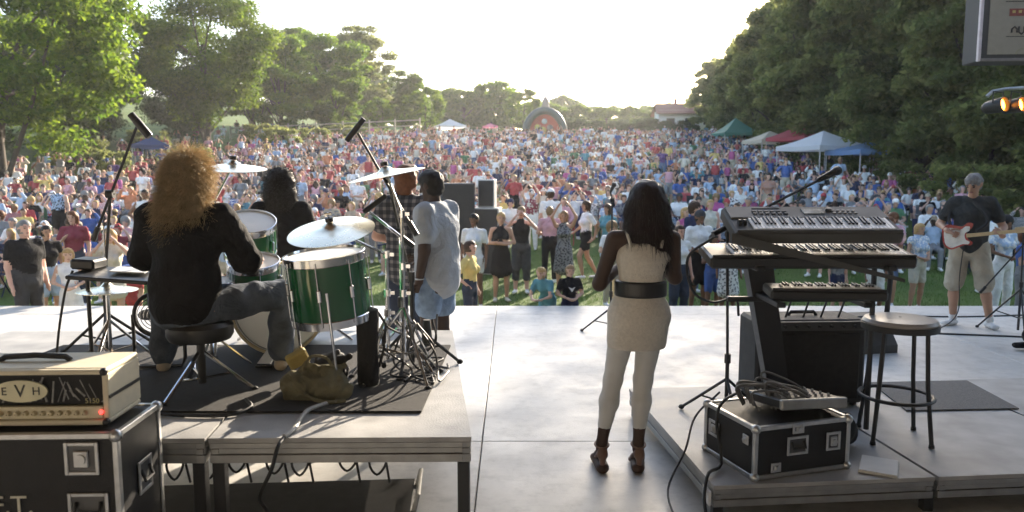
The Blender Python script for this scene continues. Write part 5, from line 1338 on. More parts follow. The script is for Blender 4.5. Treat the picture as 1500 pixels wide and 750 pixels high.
for i in range(10):
    a = rgx.uniform(-.18, .05); b = rgx.uniform(-.1, .14)
    Mk = Matrix.Translation((1.46, 4.14, KZ + .30)) @ Matrix.Rotation(R(17.4), 4, 'Z')
    q = [Mk @ Vector(p) for p in ((a, b, .01), (a - .03, b + .02, .10 + rgx.uniform(0, .05)), (a + .08, b - .03, .12), (a + .15, b - .08, .08), (a + .2, b - .05, .05))]
    o = cable("cable", "thick cable tangled on the open rack case", q, .006 if i % 2 else .009, mat("jack_grey", (.10, .10, .10), .5)); o["group"] = "cables on the rack case"
cable("cable", "black cable draped over the rack case's left face", [(1.30, 4.22, KZ + .36), (1.17, 4.12, KZ + .33), (1.12, 4.06, KZ + .24), (1.13, 3.98, KZ + .03), (1.03, 3.86, KZ + .02), (.98, 3.73, KZ - .08), (.99, 3.60, .03), (1.05, 3.4, .012)], .009)
cable("cable", "thin black cable from the low riser down to the floor", [(1.20, 4.30, KZ + .33), (1.05, 4.25, KZ + .2), (.99, 4.22, KZ + .012), (.86, 4.05, .05), (.84, 3.7, .012), (.80, 3.5, .012)], .006)
bb = link("gear_bag", sdf_mesh("gear_bag", [pr('b', (0, 0, .08), (.12, .05, .08), (.08, .09), (.06, .08), (0, 1, 0)), pr('b', (.05, 0, .15), (.09, .02, .17), .05, .04)], .010, .03, (.012, 30), [mat("nylon_black", (.012, .012, .012), .7, var=.3)])); bb.location = (1.84, 4.28, KZ + .004)
tag(bb, "black nylon bag behind the open rack case", "bag")
pd_ = thing("note_pad", "pale note pad lying on the low riser beside the rack case", "note pad", (1.985, 3.985, KZ + .002), R(-28))
MB().box((0, 0, .006), (.19, .25, .012), None, .003).build("cover", mat("pad_paper", (.55, .54, .50), .8, var=.08), pd_); MB().box((0, 0, .015), (.18, .24, .005)).build("page", mat("pad_page", (.68, .67, .64), .8, var=.05), pd_)
# combo amplifier seen from behind
ca_ = thing("combo_amplifier", "black combo amplifier turned away under the keyboards", "amplifier", (2.01, 5.22, KZ + .004), R(3))
MB().box((0, 0, .31), (.76, .34, .58), None, .02).build("cabinet", mat("black_tolex", (.012, .012, .012), .65, bump=.5, bscale=250), ca_)
MB().box((0, -.178, .28), (.66, .02, .46), None, .01).build("grille_cloth", mat("grille_cloth", (.018, .018, .018), .9, var=.4, scale=30), ca_)
MB().box((0, -.172, .56), (.70, .03, .06), None, .004).build("control_panel", mat("panel_dark", (.05, .05, .05), .4), ca_)
for i in range(8): MB().lathe([(.003, 0), (.012, 0), (.010, .018), (.003, .019)], 12, rotM((-.28 + i * .08, -.187, .56), R(90))).build("knob", BLACK, ca_)
MB().tube([(-.10, 0, .60), (-.08, 0, .625), (.08, 0, .625), (.10, 0, .60)], .012, 8).build("handle", RUBBER, ca_)
for x in (-1, 1): MB().lathe([(.002, 0), (.022, 0), (.022, .02), (.002, .02)], 12, rotM((x * .33, -.12, 0))).build("foot", RUBBER, ca_)
for i in range(5):
    q = [(1.75 + i * .12, 5.15, .80), (1.78 + i * .12, 5.12, .95), (1.72 + i * .1, 4.9, 1.02), (1.7 + i * .08, 4.6, 1.12)]
    o = cable("cable", "black cable rising from the combo amplifier to the keyboards", q, .007); o["group"] = "cables up to the keyboards"
# bar stool
bs = thing("bar_stool", "black metal bar stool with a round pale seat on the low riser", "stool", (2.30, 4.46, KZ + .004), .35)
MB().lathe([(.01, .735), (.14, .738), (.195, .728), (.207, .71), (.20, .69), (.01, .69)], 36).build("seat", mat("stool_seat", (.34, .32, .30), .35, var=.15, scale=5), bs)
MB().lathe([(.185, .665), (.212, .665), (.214, .70), (.205, .70)], 36).build("seat_band", BLKPOW, bs)
for k in range(4):
    a = k * math.pi / 2 + .25; L = MB().tube([(.165 * math.cos(a), .165 * math.sin(a), .69), (.185 * math.cos(a), .185 * math.sin(a), .35), (.225 * math.cos(a), .225 * math.sin(a), .012)], .0125, 8).build("leg", BLKPOW, bs)
    MB().lathe([(.003, 0), (.017, 0), (.015, .02), (.003, .02)], 10, rotM((.225 * math.cos(a), .225 * math.sin(a), 0))).build("foot_cap", RUBBER, L)
MB().tube([(.203 * math.cos(a), .203 * math.sin(a), .26) for a in np.linspace(0, 6.283, 36, endpoint=False)], .0115, 8, closed=True).build("foot_ring", BLKPOW, bs)

# ------------------------------------------------------------------ keyboards on their column stand
KEYW = mat("white_keys", (.80, .79, .76), .35, var=.04); KEYB = mat("black_keys", (.012, .012, .012), .35, var=.05)
def keyboard(label, c, w_, dp, th_, tilt, body, nkeys, rz=0.0, panel=True, keyfrac=.42):
    t = thing("keyboard", label, "keyboard", c, rz); t.rotation_euler = (tilt, 0, rz)
    MB().box((0, 0, th_ / 2), (w_, dp, th_), None, .012).build("body", body, t)
    kl = dp * keyfrac; ky = -dp / 2 + .022 + kl / 2; kw = (w_ * .84) / nkeys; x0 = -w_ * .84 / 2 + w_ * .035
    ke = []
    for i in range(nkeys):
        MB().box((x0 + (i + .5) * kw, ky, th_ + .006), (kw - .0016, kl, .014), None, .002).build("white_key", KEYW, t)
        if i % 7 not in (2, 6) and i < nkeys - 1: MB().box((x0 + (i + 1) * kw, ky + kl * .18, th_ + .017), (kw * .52, kl * .62, .012), None, .002).build("black_key", KEYB, t)
    MB().box((0, -dp / 2 + .009, th_ + .005), (w_ - .02, .016, .014), None, .003).build("key_slip", body, t)
    if panel:
        py = (ky + kl / 2 + dp / 2) / 2; pd = dp / 2 - (ky + kl / 2) - .02
        MB().box((0, py, th_ + .004), (w_ - .03, pd, .012), None, .003).build("panel", mat("panel_grey", (.10, .10, .098), .6, var=.08), t)
        MB().box((.04, py, th_ + .012), (.12, pd * .45, .006), None, .002).build("display", mat("lcd", (.06, .075, .06), .2, var=0), t)
        for i in range(12): MB().box((-.30 + (i % 6) * .035, py - .03 + (i // 6) * .03, th_ + .013), (.024, .016, .008), None, .002).build("button", BLACK, t)
        for i in range(10): MB().box((.16 + (i % 5) * .03, py - .02 + (i // 5) * .03, th_ + .013), (.02, .013, .008), None, .002).build("button", mat("button_grey", (.32, .32, .32), .4), t)
        for i in range(5): MB().box((-.22 + i * .0, py + .045, th_ + .012), (.16, .004, .004)).build("slot", BLACK, t) if i == 0 else None
        MB().lathe([(.002, 0), (.018, 0), (.016, .018), (.002, .019)], 14, rotM((.135, py + .01, th_ + .01))).build("dial", BLACK, t)
        MB().lathe([(.002, -.008), (.02, -.008), (.02, .008), (.002, .008)], 14, rotM((-w_ / 2 + .045, -dp * .2, th_ + .01), 0, R(90))).lathe([(.002, -.008), (.02, -.008), (.02, .008), (.002, .008)], 14, rotM((-w_ / 2 + .072, -dp * .2, th_ + .01), 0, R(90))).build("bend_wheel", BLACK, t)
    return t
KG = mat("synth_grey", (.07, .07, .068), .6, var=.08, scale=20, spec=.3); KK = mat("synth_black", (.014, .014, .014), .4, var=.1)
keyboard("grey workstation keyboard on the top tier", (1.695, 4.37, 1.455), .93, .34, .075, R(21), KG, 36, R(0))
keyboard("black stage piano with long white keys on the middle tier", (1.665, 4.33, 1.285), 1.14, .30, .07, R(10), KK, 52, R(0), False, .62)
keyboard("slim black keyboard on the lowest tier", (1.74, 4.22, 1.10), .62, .22, .055, R(3), KK, 29, R(-6), False, .55)
ks_ = thing("keyboard_stand", "black column keyboard stand with three tiers of arms", "keyboard stand", (1.46, 4.62, KZ + .004))
col = MB()
col.add([(-.13, -.22, 1.22), (.03, -.22, 1.20), (.33, .14, .10), (.20, .14, .10), (-.13, -.12, 1.22), (.03, -.12, 1.20), (.33, .25, .10), (.20, .25, .10)], [(0, 1, 2, 3), (4, 7, 6, 5), (0, 4, 5, 1), (3, 2, 6, 7), (0, 3, 7, 4), (1, 5, 6, 2)])
col.build("column", BLKPOW, ks_)
MB().box((.13, .05, .025), (.62, .07, .05), None, .01).box((-.1, .20, .0252), (.07, .44, .05), None, .01).box((.36, .20, .0254), (.07, .44, .05), None, .01).build("base", BLKPOW, ks_)
MB().add([(.17, .12, .05), (.36, .12, .05), (.36, .28, .05), (.17, .28, .05), (.19, .135, .14), (.34, .135, .14), (.34, .255, .14), (.19, .255, .14)], [(0, 1, 2, 3), (4, 7, 6, 5), (0, 4, 5, 1), (1, 5, 6, 2), (2, 6, 7, 3), (3, 7, 4, 0)]).build("foot_block", BLKPOW, ks_)
MB().add([(-.26, -.46, 1.258), (-.26, -.42, 1.258), (.70, -.46, 1.005), (.70, -.42, 1.005), (-.26, -.46, 1.20), (-.26, -.42, 1.20), (.70, -.46, .985), (.70, -.42, .985)], [(0, 2, 3, 1), (4, 5, 7, 6), (0, 4, 6, 2), (1, 3, 7, 5), (0, 1, 5, 4), (2, 6, 7, 3)]).build("side_plate", KG, ks_)
for z, x in ((1.085, -.10), (1.085, .62), (.882, .02), (.882, .50)): MB().box((x, -.28, z - .022), (.05, .40, .028), None, .005).build("arm", BLKPOW, ks_)
for z in (1.055, .852): MB().box((.24, -.09, z - .02), (.82, .045, .03), None, .005).build("cross_bar", BLKPOW, ks_)
for x in (-.08, .52):
    MB().tube([(x, -.09, 1.05), (x, -.09, 1.22), (x, -.14, 1.245), (x, -.40, 1.21)], .014, 8).build("upper_arm", BLKPOW, ks_)
MB().tube([(.70, -.1, .03), (.70, -.1, 1.02), (.66, -.1, 1.05), (.30, -.1, 1.055)], .016, 8).build("side_post", BLKPOW, ks_)
MB().tube([(.98, .35, .015), (.84, -.02, .98), (.78, -.08, 1.03), (.68, -.1, 1.045)], .016, 8).build("rear_post", BLKPOW, ks_)
boom_stand("black boom stand reaching over the workstation keyboard", (1.40, 4.86, KZ + .004), .70, (1.27, 4.50, 1.47), (1.16, 4.40, 1.435), (1.86, 4.60, 1.755), 2.6, trip=.30, th_=.25)
mic("vocal microphone at the end of the keyboard boom", (1.83, 4.595, 1.742), (.15, .02, .072), .16, .026)
cable("cable", "black cable drooping beside the keyboard boom stand", [(1.16, 4.38, 1.42), (1.02, 4.40, 1.30), (1.06, 4.44, 1.10), (1.2, 4.5, 1.02), (1.36, 4.6, 1.03), (1.42, 4.72, .9)], .008)
wd = thing("wedge_monitor", "small grey stage wedge beyond the bar stool", "speaker", (3.55, 7.6, 0), R(190))
MB().prism([(-.22, 0), (.20, 0), (.20, .08), (-.02, .34), (-.22, .34)], -.25, .25, rotM((0, 0, 0), R(90), 0, R(90))).build("cabinet", KG, wd)
MB().box((0, 0, 0), (.44, .32, .012), rotM((0, .10, .22), R(50)), .004).build("grille", mat("grille_steel", (.04, .04, .04), .5, .3), wd)

# mic stand in front of the singer
boom_stand("black microphone stand in front of the singer", (1.10, 8.40, 0), .80, (1.10, 8.40, 1.48), (1.12, 8.44, 1.42), (1.06, 8.28, 1.58), 2.9, trip=.32)
mic("vocal microphone on the stand before the singer", (1.065, 8.29, 1.57), (.03, -.12, .10), .15, .024)
# right edge: stand with cymbal-like tripod
t = boom_stand("black tripod stand beside the black trousered musician", (5.62, 8.35, 0), 1.0, (5.60, 8.35, 1.15), (5.2, 8.4, .45), (5.95, 8.3, 1.45), .1, trip=.42, th_=.5)
cable("cable", "long black cable lying across the pale stage floor", [(3.9, 8.6, .008), (4.6, 8.35, .008), (5.3, 8.2, .008), (6.3, 8.0, .008), (7.5, 8.1, .008)], .011)
cable("cable", "thin black cable along the front of the stage", [(4.4, 9.4, .008), (5.5, 9.3, .008), (6.6, 9.42, .008), (7.4, 9.3, .008)], .010)

# ------------------------------------------------------------------ sponsor banner and lamps hung on the right
bn = thing("sponsor_banner", "cream sponsor panel in a pale frame hanging beside the stage", "banner", (6.45, 9.5, 3.10), R(-4))
MB().box((0, 0, 1.1), (1.70, .40, 2.2), None, .01).build("panel_box", mat("banner_dark", (.06, .06, .06), .7), bn)
MB().box((.02, -.205, 1.12), (1.56, .012, 2.08)).build("panel_face", mat("banner_cream", (.30, .27, .215), .8, var=.06), bn)
MB().box((-.85, -.19, 1.1), (.035, .05, 2.2), None, .006).build("frame_strip", mat("frame_pale", (.62, .55, .57), .5), bn)
MB().box((0, -.19, .018), (1.70, .05, .035), None, .006).build("frame_strip", mat("frame_dim", (.20, .18, .17), .6), bn)
INK = mat("banner_ink", (.05, .045, .04), .8); MAR = mat("banner_maroon", (.22, .06, .05), .8, var=.3, scale=40)
MB().box((-.42, -.213, .565), (.24, .004, .085)).build("printed_block", MAR, bn)
for dx in (-.07, 0, .06): MB().box((-.42 + dx, -.217, .572), (.035, .003, .03)).build("printed_bar", mat("banner_gold", (.5, .38, .14), .8), bn)
MB().box((-.42, -.213, .69), (.34, .003, .010)).box((-.42, -.213, .80), (.10, .004, .05)).build("printed_line", INK, bn)
MB().tube([(-.50, -.214, .33), (-.50, -.214, .37), (-.47, -.214, .40), (-.44, -.214, .37), (-.44, -.214, .33)], .010, 6).build("printed_mark", INK, bn)
MB().tube([(-.42, -.214, .40), (-.42, -.214, .34), (-.39, -.214, .31), (-.36, -.214, .34), (-.36, -.214, .40)], .010, 6).build("printed_mark", INK, bn)
MB().box((-.43, -.213, .285), (.26, .003, .008)).build("printed_line", INK, bn)
MB().tube([(-.34 + .1 * math.cos(a), -.214, .07 + .08 * math.sin(a)) for a in np.linspace(.1, 3.04, 9)], .006, 5).build("printed_mark", mat("banner_olive", (.30, .28, .18), .8), bn)
for x in (-.6, .6): MB().tube([(x, 0, 2.2), (x, 0, 3.3)], .02, 6).build("hanger", STEEL, bn)
lb_ = thing("light_bar", "arched pipe carrying the two lit stage lamps", "lighting bar", (5.72, 9.2, 2.45), 0)
MB().tube([(-.10, 0, .22), (-.04, 0, .28), (.12, 0, .31), (.6, 0, .34), (1.6, 0, .36)], .022, 8).build("pipe", ALU, lb_); MB().tube([(-.10, 0, .10), (.5, 0, .12), (1.6, 0, .14)], .016, 8).build("lower_pipe", ALU, lb_)
MB().tube([(1.5, 0, .36), (1.5, 0, -2.45)], .03, 8).build("stand_pole", STEEL, lb_)
AMB = mat("amber_lamp", (.9, .4, .08), .4, emit=(1.0, .30, .03, 7), var=0)
for i, x in enumerate((5.72, 5.93)):
    lp = thing("stage_lamp", "lit amber stage lamp on the light bar, %s" % ("at its open end" if i == 0 else "second from its open end"), "stage lamp", (x, 9.15, 2.56), R(28))
    MB().lathe([(.05, -.16), (.075, -.12), (.088, .05), (.09, .09), (.084, .09), (.07, .02)], 20, rotM((0, 0, 0), R(82))).build("can", BLKPOW, lp)
    MB().lathe([(.002, .055), (.05, .052), (.074, .045)], 20, rotM((0, 0, 0), R(82))).build("lens", AMB, lp)
    MB().tube([(-.1, 0, .02), (-.1, 0, .16), (.1, 0, .16), (.1, 0, .02)], .008, 6).build("yoke", BLKPOW, lp)
# loudspeakers out on the lawn
def speaker(label, x, y, z, w_, h_, dp, rz, tilt=0):
    t = thing("loudspeaker", label, "speaker", (x, y, z), rz)
    MB().box((0, 0, h_ / 2), (w_, dp, h_), None, .015).build("cabinet", mat("speaker_pale", (.45, .44, .42), .6, var=.1) if "upright" in label else mat("speaker_dark", (.05, .055, .065), .6, var=.1), t)
    MB().box((0, -dp / 2 - .004, h_ / 2), (w_ - .05, .012, h_ - .06), None, .004).build("grille", mat("speaker_grille", (.022, .022, .024), .6, var=.2), t)
    return t
g_ = terrain(-.56, 17)
speaker("upright loudspeaker with a black grille on the lawn, atop a dark cabinet", -.56, 17.4, g_ + 1.52, .38, .63, .36, R(-8))
speaker("dark lower cabinet under the upright loudspeaker", -.56, 17.4, g_ + .0, .60, 1.515, .5, R(-8))
wdg = speaker("wide blue grey loudspeaker on the lawn behind the grey shirted man", -1.25, 17.2, g_ + .75, .75, 1.32, .5, R(14))
speaker("dark base cabinet under the wide blue grey loudspeaker", -1.25, 17.2, g_ - .02, .80, .765, .6, R(14))
# ------------------------------------------------------------------ the band
# singer: back to the camera, knit dress, wide belt, pale tights, high heels
KNIT = mat("cream_knit", (.62, .57, .49), .9, var=.08, scale=60, bump=.5, bscale=160, spec=.12, wrinkle=.35)
TIGHT = mat("pale_tights", (.60, .585, .55), .7, var=.08, scale=6, spec=.2)
SJ = pose(STAND, pelvis=(.10, 0, .97), waist=(.105, 0, 1.12), chest=(.115, .0, 1.30), neck=(.125, -.005, 1.455), head=(.135, .03, 1.60), face=(.1, 1, -.05),
    shl=(-.055, -.005, 1.405), shr=(.285, -.005, 1.405), ell=(-.135, .03, 1.13), elr=(.325, .09, 1.16), wrl=(.03, .24, 1.22), wrr=(.21, .27, 1.24), hal=(.08, .29, 1.29), har=(.15, .30, 1.30),
    hil=(.02, 0, .95), hir=(.18, 0, .95), knl=(-.045, .035, .55), knr=(.135, .03, .55), anl=(-.115, -.02, .17), anr=(.105, -.02, .17), tol=(-.125, .13, .03), tor=(.125, .13, .03))
so = dict(fem=True, top=True, sleeve=0, lowneck=True, bottom='none', hair='none', skin=4, shoe=False, H=1.75, curll=(1, .2, .3), curlr=(-1, .2, .3), grip=.6, top_mat=KNIT, top_name='dress_bodice', loose=.010, ag=1.12)
sg = thing("person", "singer in a cream knit dress with black belt and heels, seen from behind", "person", (.655, 4.47, 0.0), 0)
P = person_prims(SJ, dict(so, mitt=True, bottom='none', lg=.9))
body = [p for p in P if p[0] in ('skin', 'hair')] + [['skin', p[1], p[2], tuple(r - .014 for r in p[3]), tuple(r - .014 for r in p[4]), p[5]] for p in P if p[0] == 'top' and min(*p[3], *p[4]) > .06]
for s, (an, to) in (('l', (SJ['anl'], SJ['tol'])), ('r', (SJ['anr'], SJ['tor']))):
    body.append(pr('skin', an, (an[0], an[1] - .005, an[2] - .05), .028, .026)); body.append(pr('skin', (an[0], an[1], an[2] - .04), (to[0], to[1] - .03, .045), (.030, .026), (.038, .016), (1, 0, 0)))
b = link("body", sdf_mesh("body", body, .012, .025, None, [skin(4)]), sg)
up = [p for p in P if p[0] == 'top' and p[1][2] > .98]
link("dress_bodice", sdf_mesh("dress_bodice", up, .012, .03, (.0035, 40), [KNIT], None, [((0, 0, 1.385), (0, 0, 1))]), sg)
sk_ = [pr('t', (.105, 0, 1.10), (.10, 0, .96), (.13, .105), (.182, .135)), pr('t', (.10, 0, .96), (.085, .0, .79), (.184, .138), (.178, .135))]
link("dress_skirt", sdf_mesh("dress_skirt", sk_, .012, .03, (.0035, 40), [KNIT], None, [((0, 0, .755), (0, 0, -1)), ((0, 0, 1.12), (0, 0, 1))]), sg)
link("belt", sdf_mesh("belt", [pr('t', (.105, 0, 1.0), (.105, 0, 1.2), (.158, .13), (.152, .124))], .010, .02, None, [mat("black_satin", (.01, .01, .011), .35)], None, [((0, 0, 1.065), (0, 0, -1)), ((0, 0, 1.16), (0, 0, 1))]), sg)
for s in (-1, 1):
    MB().tube(curve_pts([(.115 + s * .085, -.105, 1.36), (.115 + s * .10, -.075, 1.42), (.115 + s * .105, -.01, 1.452), (.115 + s * .10, .07, 1.40)], 12), .010, 7).build("shoulder_strap", KNIT, sg)
for s in ('l', 'r'):
    h_, k_, a_ = A(*SJ['hi' + s]), A(*SJ['kn' + s]), A(*SJ['an' + s])
    Q = [pr('t', h_, k_, .092, .056), pr('t', k_, lerp(k_, a_, .35), .054, .057), pr('t', lerp(k_, a_, .35), lerp(k_, a_, .80), .057, .040)]
    link("tights_leg", sdf_mesh("tights_leg", Q, .011, .03, (.002, 60), [TIGHT], None, [((0, 0, .262), (0, 0, -1))]), sg)
    x, y_ = a_[0], a_[1]
    LT = mat("brown_leather", (.16, .085, .055), .45, var=.2)
    shp = [pr('s', (x, y_ + .12, .022), (x, y_ + .16, .018), (.042, .016), (.034, .014)), pr('s', (x, y_ - .025, .125), (x, y_ + .11, .03), (.032, .014), (.042, .012)), pr('s', (x, y_ - .045, .14), (x, y_ - .045, .115), (.030, .016), (.034, .03)), pr('s', (x, y_ - .05, .11), (x, y_ - .048, .02), (.022, .018), (.014, .012))]
    so_ = link("high_heel_shoe", sdf_mesh("high_heel_shoe", shp, .007, .012, None, [LT]), sg)
    for zz in (.165,): MB().tube([(x + .042 * math.cos(a), y_ - .006 + .042 * math.sin(a), zz + .01 * math.sin(a)) for a in np.linspace(0, 6.283, 18, endpoint=False)], .006, 6, closed=True).build("strap", LT, so_)
hd = A(*SJ['head'])
HR = mat("singer_hair", (.016, .008, .009), .42, var=.3, scale=30, bump=.3, bscale=140, spec=.25)
hp = [pr('h', hd + A(0, -.02, .045), hd + A(0, .0, .05), (.105, .105), (.10, .10)), pr('h', hd + A(0, -.05, 0), hd + A(.0, -.075, -.16), (.118, .082), (.128, .062)), pr('h', hd + A(0, -.075, -.16), hd + A(.03, -.10, -.26), (.122, .055), (.085, .035)), pr('h', hd + A(.085, -.06, -.16), hd + A(.10, -.085, -.36), (.045, .035), (.02, .018)), pr('h', hd + A(-.09, -.02, -.02), hd + A(-.10, -.03, -.20), .04, .03), pr('h', hd + A(.09, -.02, -.02), hd + A(.105, -.02, -.26), .042, .03)]
ho = link("hair", sdf_mesh("hair", hp, .010, .03, (.006, 55), [HR]), sg)
vv, nn = mesh_pts(ho.data); k_ = nn[:, 1] < .5
strands("hair_strands", vv[k_], nn[k_] * .12 + A(0, 0, -1), 2600, .08, HR, ho, 4, .05, .0016, .6)
micp = thing("microphone", "hand held vocal microphone raised by the singer", "microphone", (.655 + .115, 4.47 + .31, 1.27), 0)
MB().lathe([(.003, -.02), (.014, -.02), (.02, .12), (.022, .13)], 14, rotM((0, 0, 0), R(10))).build("body", BLACK, micp); MB().ell((0, -.026, .15), (.027, .027, .03), 12, 8).build("grille", MATS["mic_grille"], micp)

# drummer: seated, back to the camera, frizzy auburn hair
DJ = pose(SIT, pelvis=(0, 0, .50), waist=(0, .01, .64), chest=(.0, .035, .85), neck=(.0, .055, 1.02), head=(.01, .10, 1.17), face=(-.1, 1, -.15),
    shl=(-.20, .045, .965), shr=(.20, .045, .965), ell=(-.30, .12, .74), elr=(.285, .14, .73), wrl=(-.30, .36, .66), wrr=(.20, .40, .70), hal=(-.31, .44, .64), har=(.18, .48, .70),
    hil=(-.10, .02, .49), hir=(.10, .02, .49), knl=(-.34, .36, .50), knr=(.385, .40, .50), anl=(-.42, .46, .09), anr=(.30, .52, .11), tol=(-.48, .58, .035), tor=(.25, .66, .05))
JKT = mat("black_jacket", (.010, .010, .011), .85, var=.3, scale=12, bump=.35, bscale=90, spec=.12, wrinkle=1.0)
JEAN = mat("washed_jeans", (.085, .10, .125), .9, var=.45, scale=7, bump=.35, bscale=200, spec=.12, wrinkle=1.0)
dr = hero("person", "drummer in a black jacket with long frizzy auburn hair, seated with back turned", DJ, dict(g=1.08, ag=1.25, top_mat=JKT, top_name='jacket', sleeve=1, untuck=True, bottom_mat=JEAN, bottom_name='jeans', bloose=.02, hair='none', hc='auburn', skin=2, sc='tan', loose=.016, grip=.9, H=1.71), (-1.72, 3.98, RZ - .0), R(-6), .014, (.012, 22),
    [[q[0], q[1] * .955, q[2] * .955, tuple(r * (.9 if q[0] == 'hair' else 1) for r in q[3]), tuple(r * (.9 if q[0] == 'hair' else 1) for r in q[4]), q[5]] for q in [pr('top', (0, -.01, .52), (0, .0, .66), (.18, .14), (.17, .14)), pr('hair', (.01, .05, 1.20), (.01, .06, 1.27), (.10, .105), (.085, .09)), pr('hair', (.01, .03, 1.20), (.0, .0, 1.04), (.112, .10), (.12, .078)), pr('hair', (-.08, .0, 1.08), (-.10, -.01, .98), .05, .03), pr('hair', (.08, .0, 1.08), (.115, .0, 1.0), .055, .035), pr('hair', (-.02, -.02, 1.05), (-.03, -.04, .91), (.10, .05), (.07, .03))]])
FZ = mat("frizzy_auburn", (.56, .44, .27), .5, var=.5, scale=25, trans=.5, spec=.3)
hob = [c for c in dr.children if c.name.startswith("hair")][0]
hob.data.materials[0] = FZ
vv, nn = mesh_pts(hob.data)
strands("hair_strands", vv, nn * .75 + A(0, 0, -.15), 6500, .08, FZ, hob, 6, .45, .0013, .8)
strands("flyaway_hair", vv, nn, 1200, .10, FZ, hob, 7, .6, .0009, .3)

# grey shirted man: faces left, stands behind the drum riser
GJ = pose(STAND, neck=(0, .01, 1.46), head=(0, .05, 1.615), face=(.05, 1, -.22), ell=(-.26, -.06, 1.13), wrl=(-.25, .0, .88), hal=(-.245, .04, .80), elr=(.25, .06, 1.15), wrr=(.14, .26, 1.05), har=(.08, .3, 1.02))
hero("person", "bald dark skinned man in a loose grey shirt and denim shorts beside the drums", GJ, dict(g=1.15, ag=1.15, tc='grey', top_mat=mat("pale_grey_cotton", (.40, .42, .45), .9, var=.10, scale=14, bump=.3, bscale=120, spec=.12, wrinkle=.9), loose=.026, sleeve=.5, bottom='shorts', short=.66, bottom_mat=mat("light_denim", (.22, .30, .42), .9, var=.25, scale=14, bump=.3, bscale=150, spec=.12, wrinkle=.9), bottom_name='shorts', bloose=.018, hair='short', hc='black', skin=4, sc='white', H=1.81, untuck=True), (-.63, 6.35, 0), R(62), .014, (.010, 20),
    [pr('top', (0, -.02, .90), (0, -.01, 1.25), (.20, .175), (.20, .165))])
wa_ = MB().tube([(.033 * math.cos(a), .033 * math.sin(a), 0) for a in np.linspace(0, 6.283, 16, endpoint=False)], .007, 6, closed=True).build("wristwatch", ALU)
wa_.location = Matrix.Rotation(R(62), 4, 'Z') @ Vector((-.25 * 1.034, -.004, .90 * 1.034)) + Vector((-.63, 6.35, 0)); tag(wa_, "metal wristwatch on the grey shirted man's left wrist", "watch")
# plaid shirted man
def plaid_mat():
    m, nt, p, out = node_mat("dark_plaid")
    tc = nt.nodes.new("ShaderNodeTexCoord").outputs["Object"]; sp = nt.nodes.new("ShaderNodeSeparateXYZ"); nt.links.new(tc, sp.inputs[0])
    def stripes(o, f):
        a = nt.nodes.new("ShaderNodeMath"); a.operation = 'MULTIPLY'; a.inputs[1].default_value = f; nt.links.new(o, a.inputs[0])
        b_ = nt.nodes.new("ShaderNodeMath"); b_.operation = 'SINE'; nt.links.new(a.outputs[0], b_.inputs[0])
        c_ = nt.nodes.new("ShaderNodeMath"); c_.operation = 'GREATER_THAN'; c_.inputs[1].default_value = .25; nt.links.new(b_.outputs[0], c_.inputs[0]); return c_.outputs[0]
    s = nt.nodes.new("ShaderNodeMath"); s.operation = 'ADD'; nt.links.new(stripes(sp.outputs[0], 95), s.inputs[0]); nt.links.new(stripes(sp.outputs[2], 95), s.inputs[1])
    h = nt.nodes.new("ShaderNodeMath"); h.operation = 'MULTIPLY'; h.inputs[1].default_value = .5; nt.links.new(s.outputs[0], h.inputs[0])
    nt.links.new(ramp(nt, h.outputs[0], [(0, (.02, .022, .03)), (.5, (.07, .07, .08)), (1, (.22, .20, .20))]), p.inputs["Base Color"]); p.inputs["Roughness"].default_value = .85
    return m
hero("person", "tall man in a dark plaid shirt and jeans standing with his back turned", pose(STAND, face=(.5, 1, 0), **clasp), dict(tc='navy', top_mat=plaid_mat(), loose=.03, sleeve=.5, untuck=True, bc='dark denim', bottom_name='jeans', bloose=.02, hair='bob', hc='auburn', skin=2, sc='brown', H=1.86), (-.92, 6.75, 0), R(-8), .014, (.009, 22), [pr('top', (0, 0, .90), (0, 0, 1.2), (.20, .15), (.19, .145))])
hero("person", "person in black with a round dark hairdo standing beyond the drummer", pose(STAND, **clasp), dict(tc='black', loose=.025, sleeve=.9, untuck=True, bc='black', hair='curly', hc='black', skin=3, sc='black', H=1.80), (-2.02, 6.7, 0), R(4), .015, (.009, 22), [pr('hair', (0, -.03, 1.60), (0, -.01, 1.68), (.135, .13), (.13, .125)), pr('hair', (0, -.05, 1.50), (0, -.04, 1.60), (.125, .09), (.135, .11))])

pb = [o for o in COL.objects if o.get("label", "").startswith("person in black with a round")][0]
ph_ = [c for c in pb.children if c.name.startswith("hair")][0]
vv, nn = mesh_pts(ph_.data)
strands("hair_strands", vv, nn, 3000, .035, ph_.data.materials[0], ph_, 8, .5, .0016, .3)

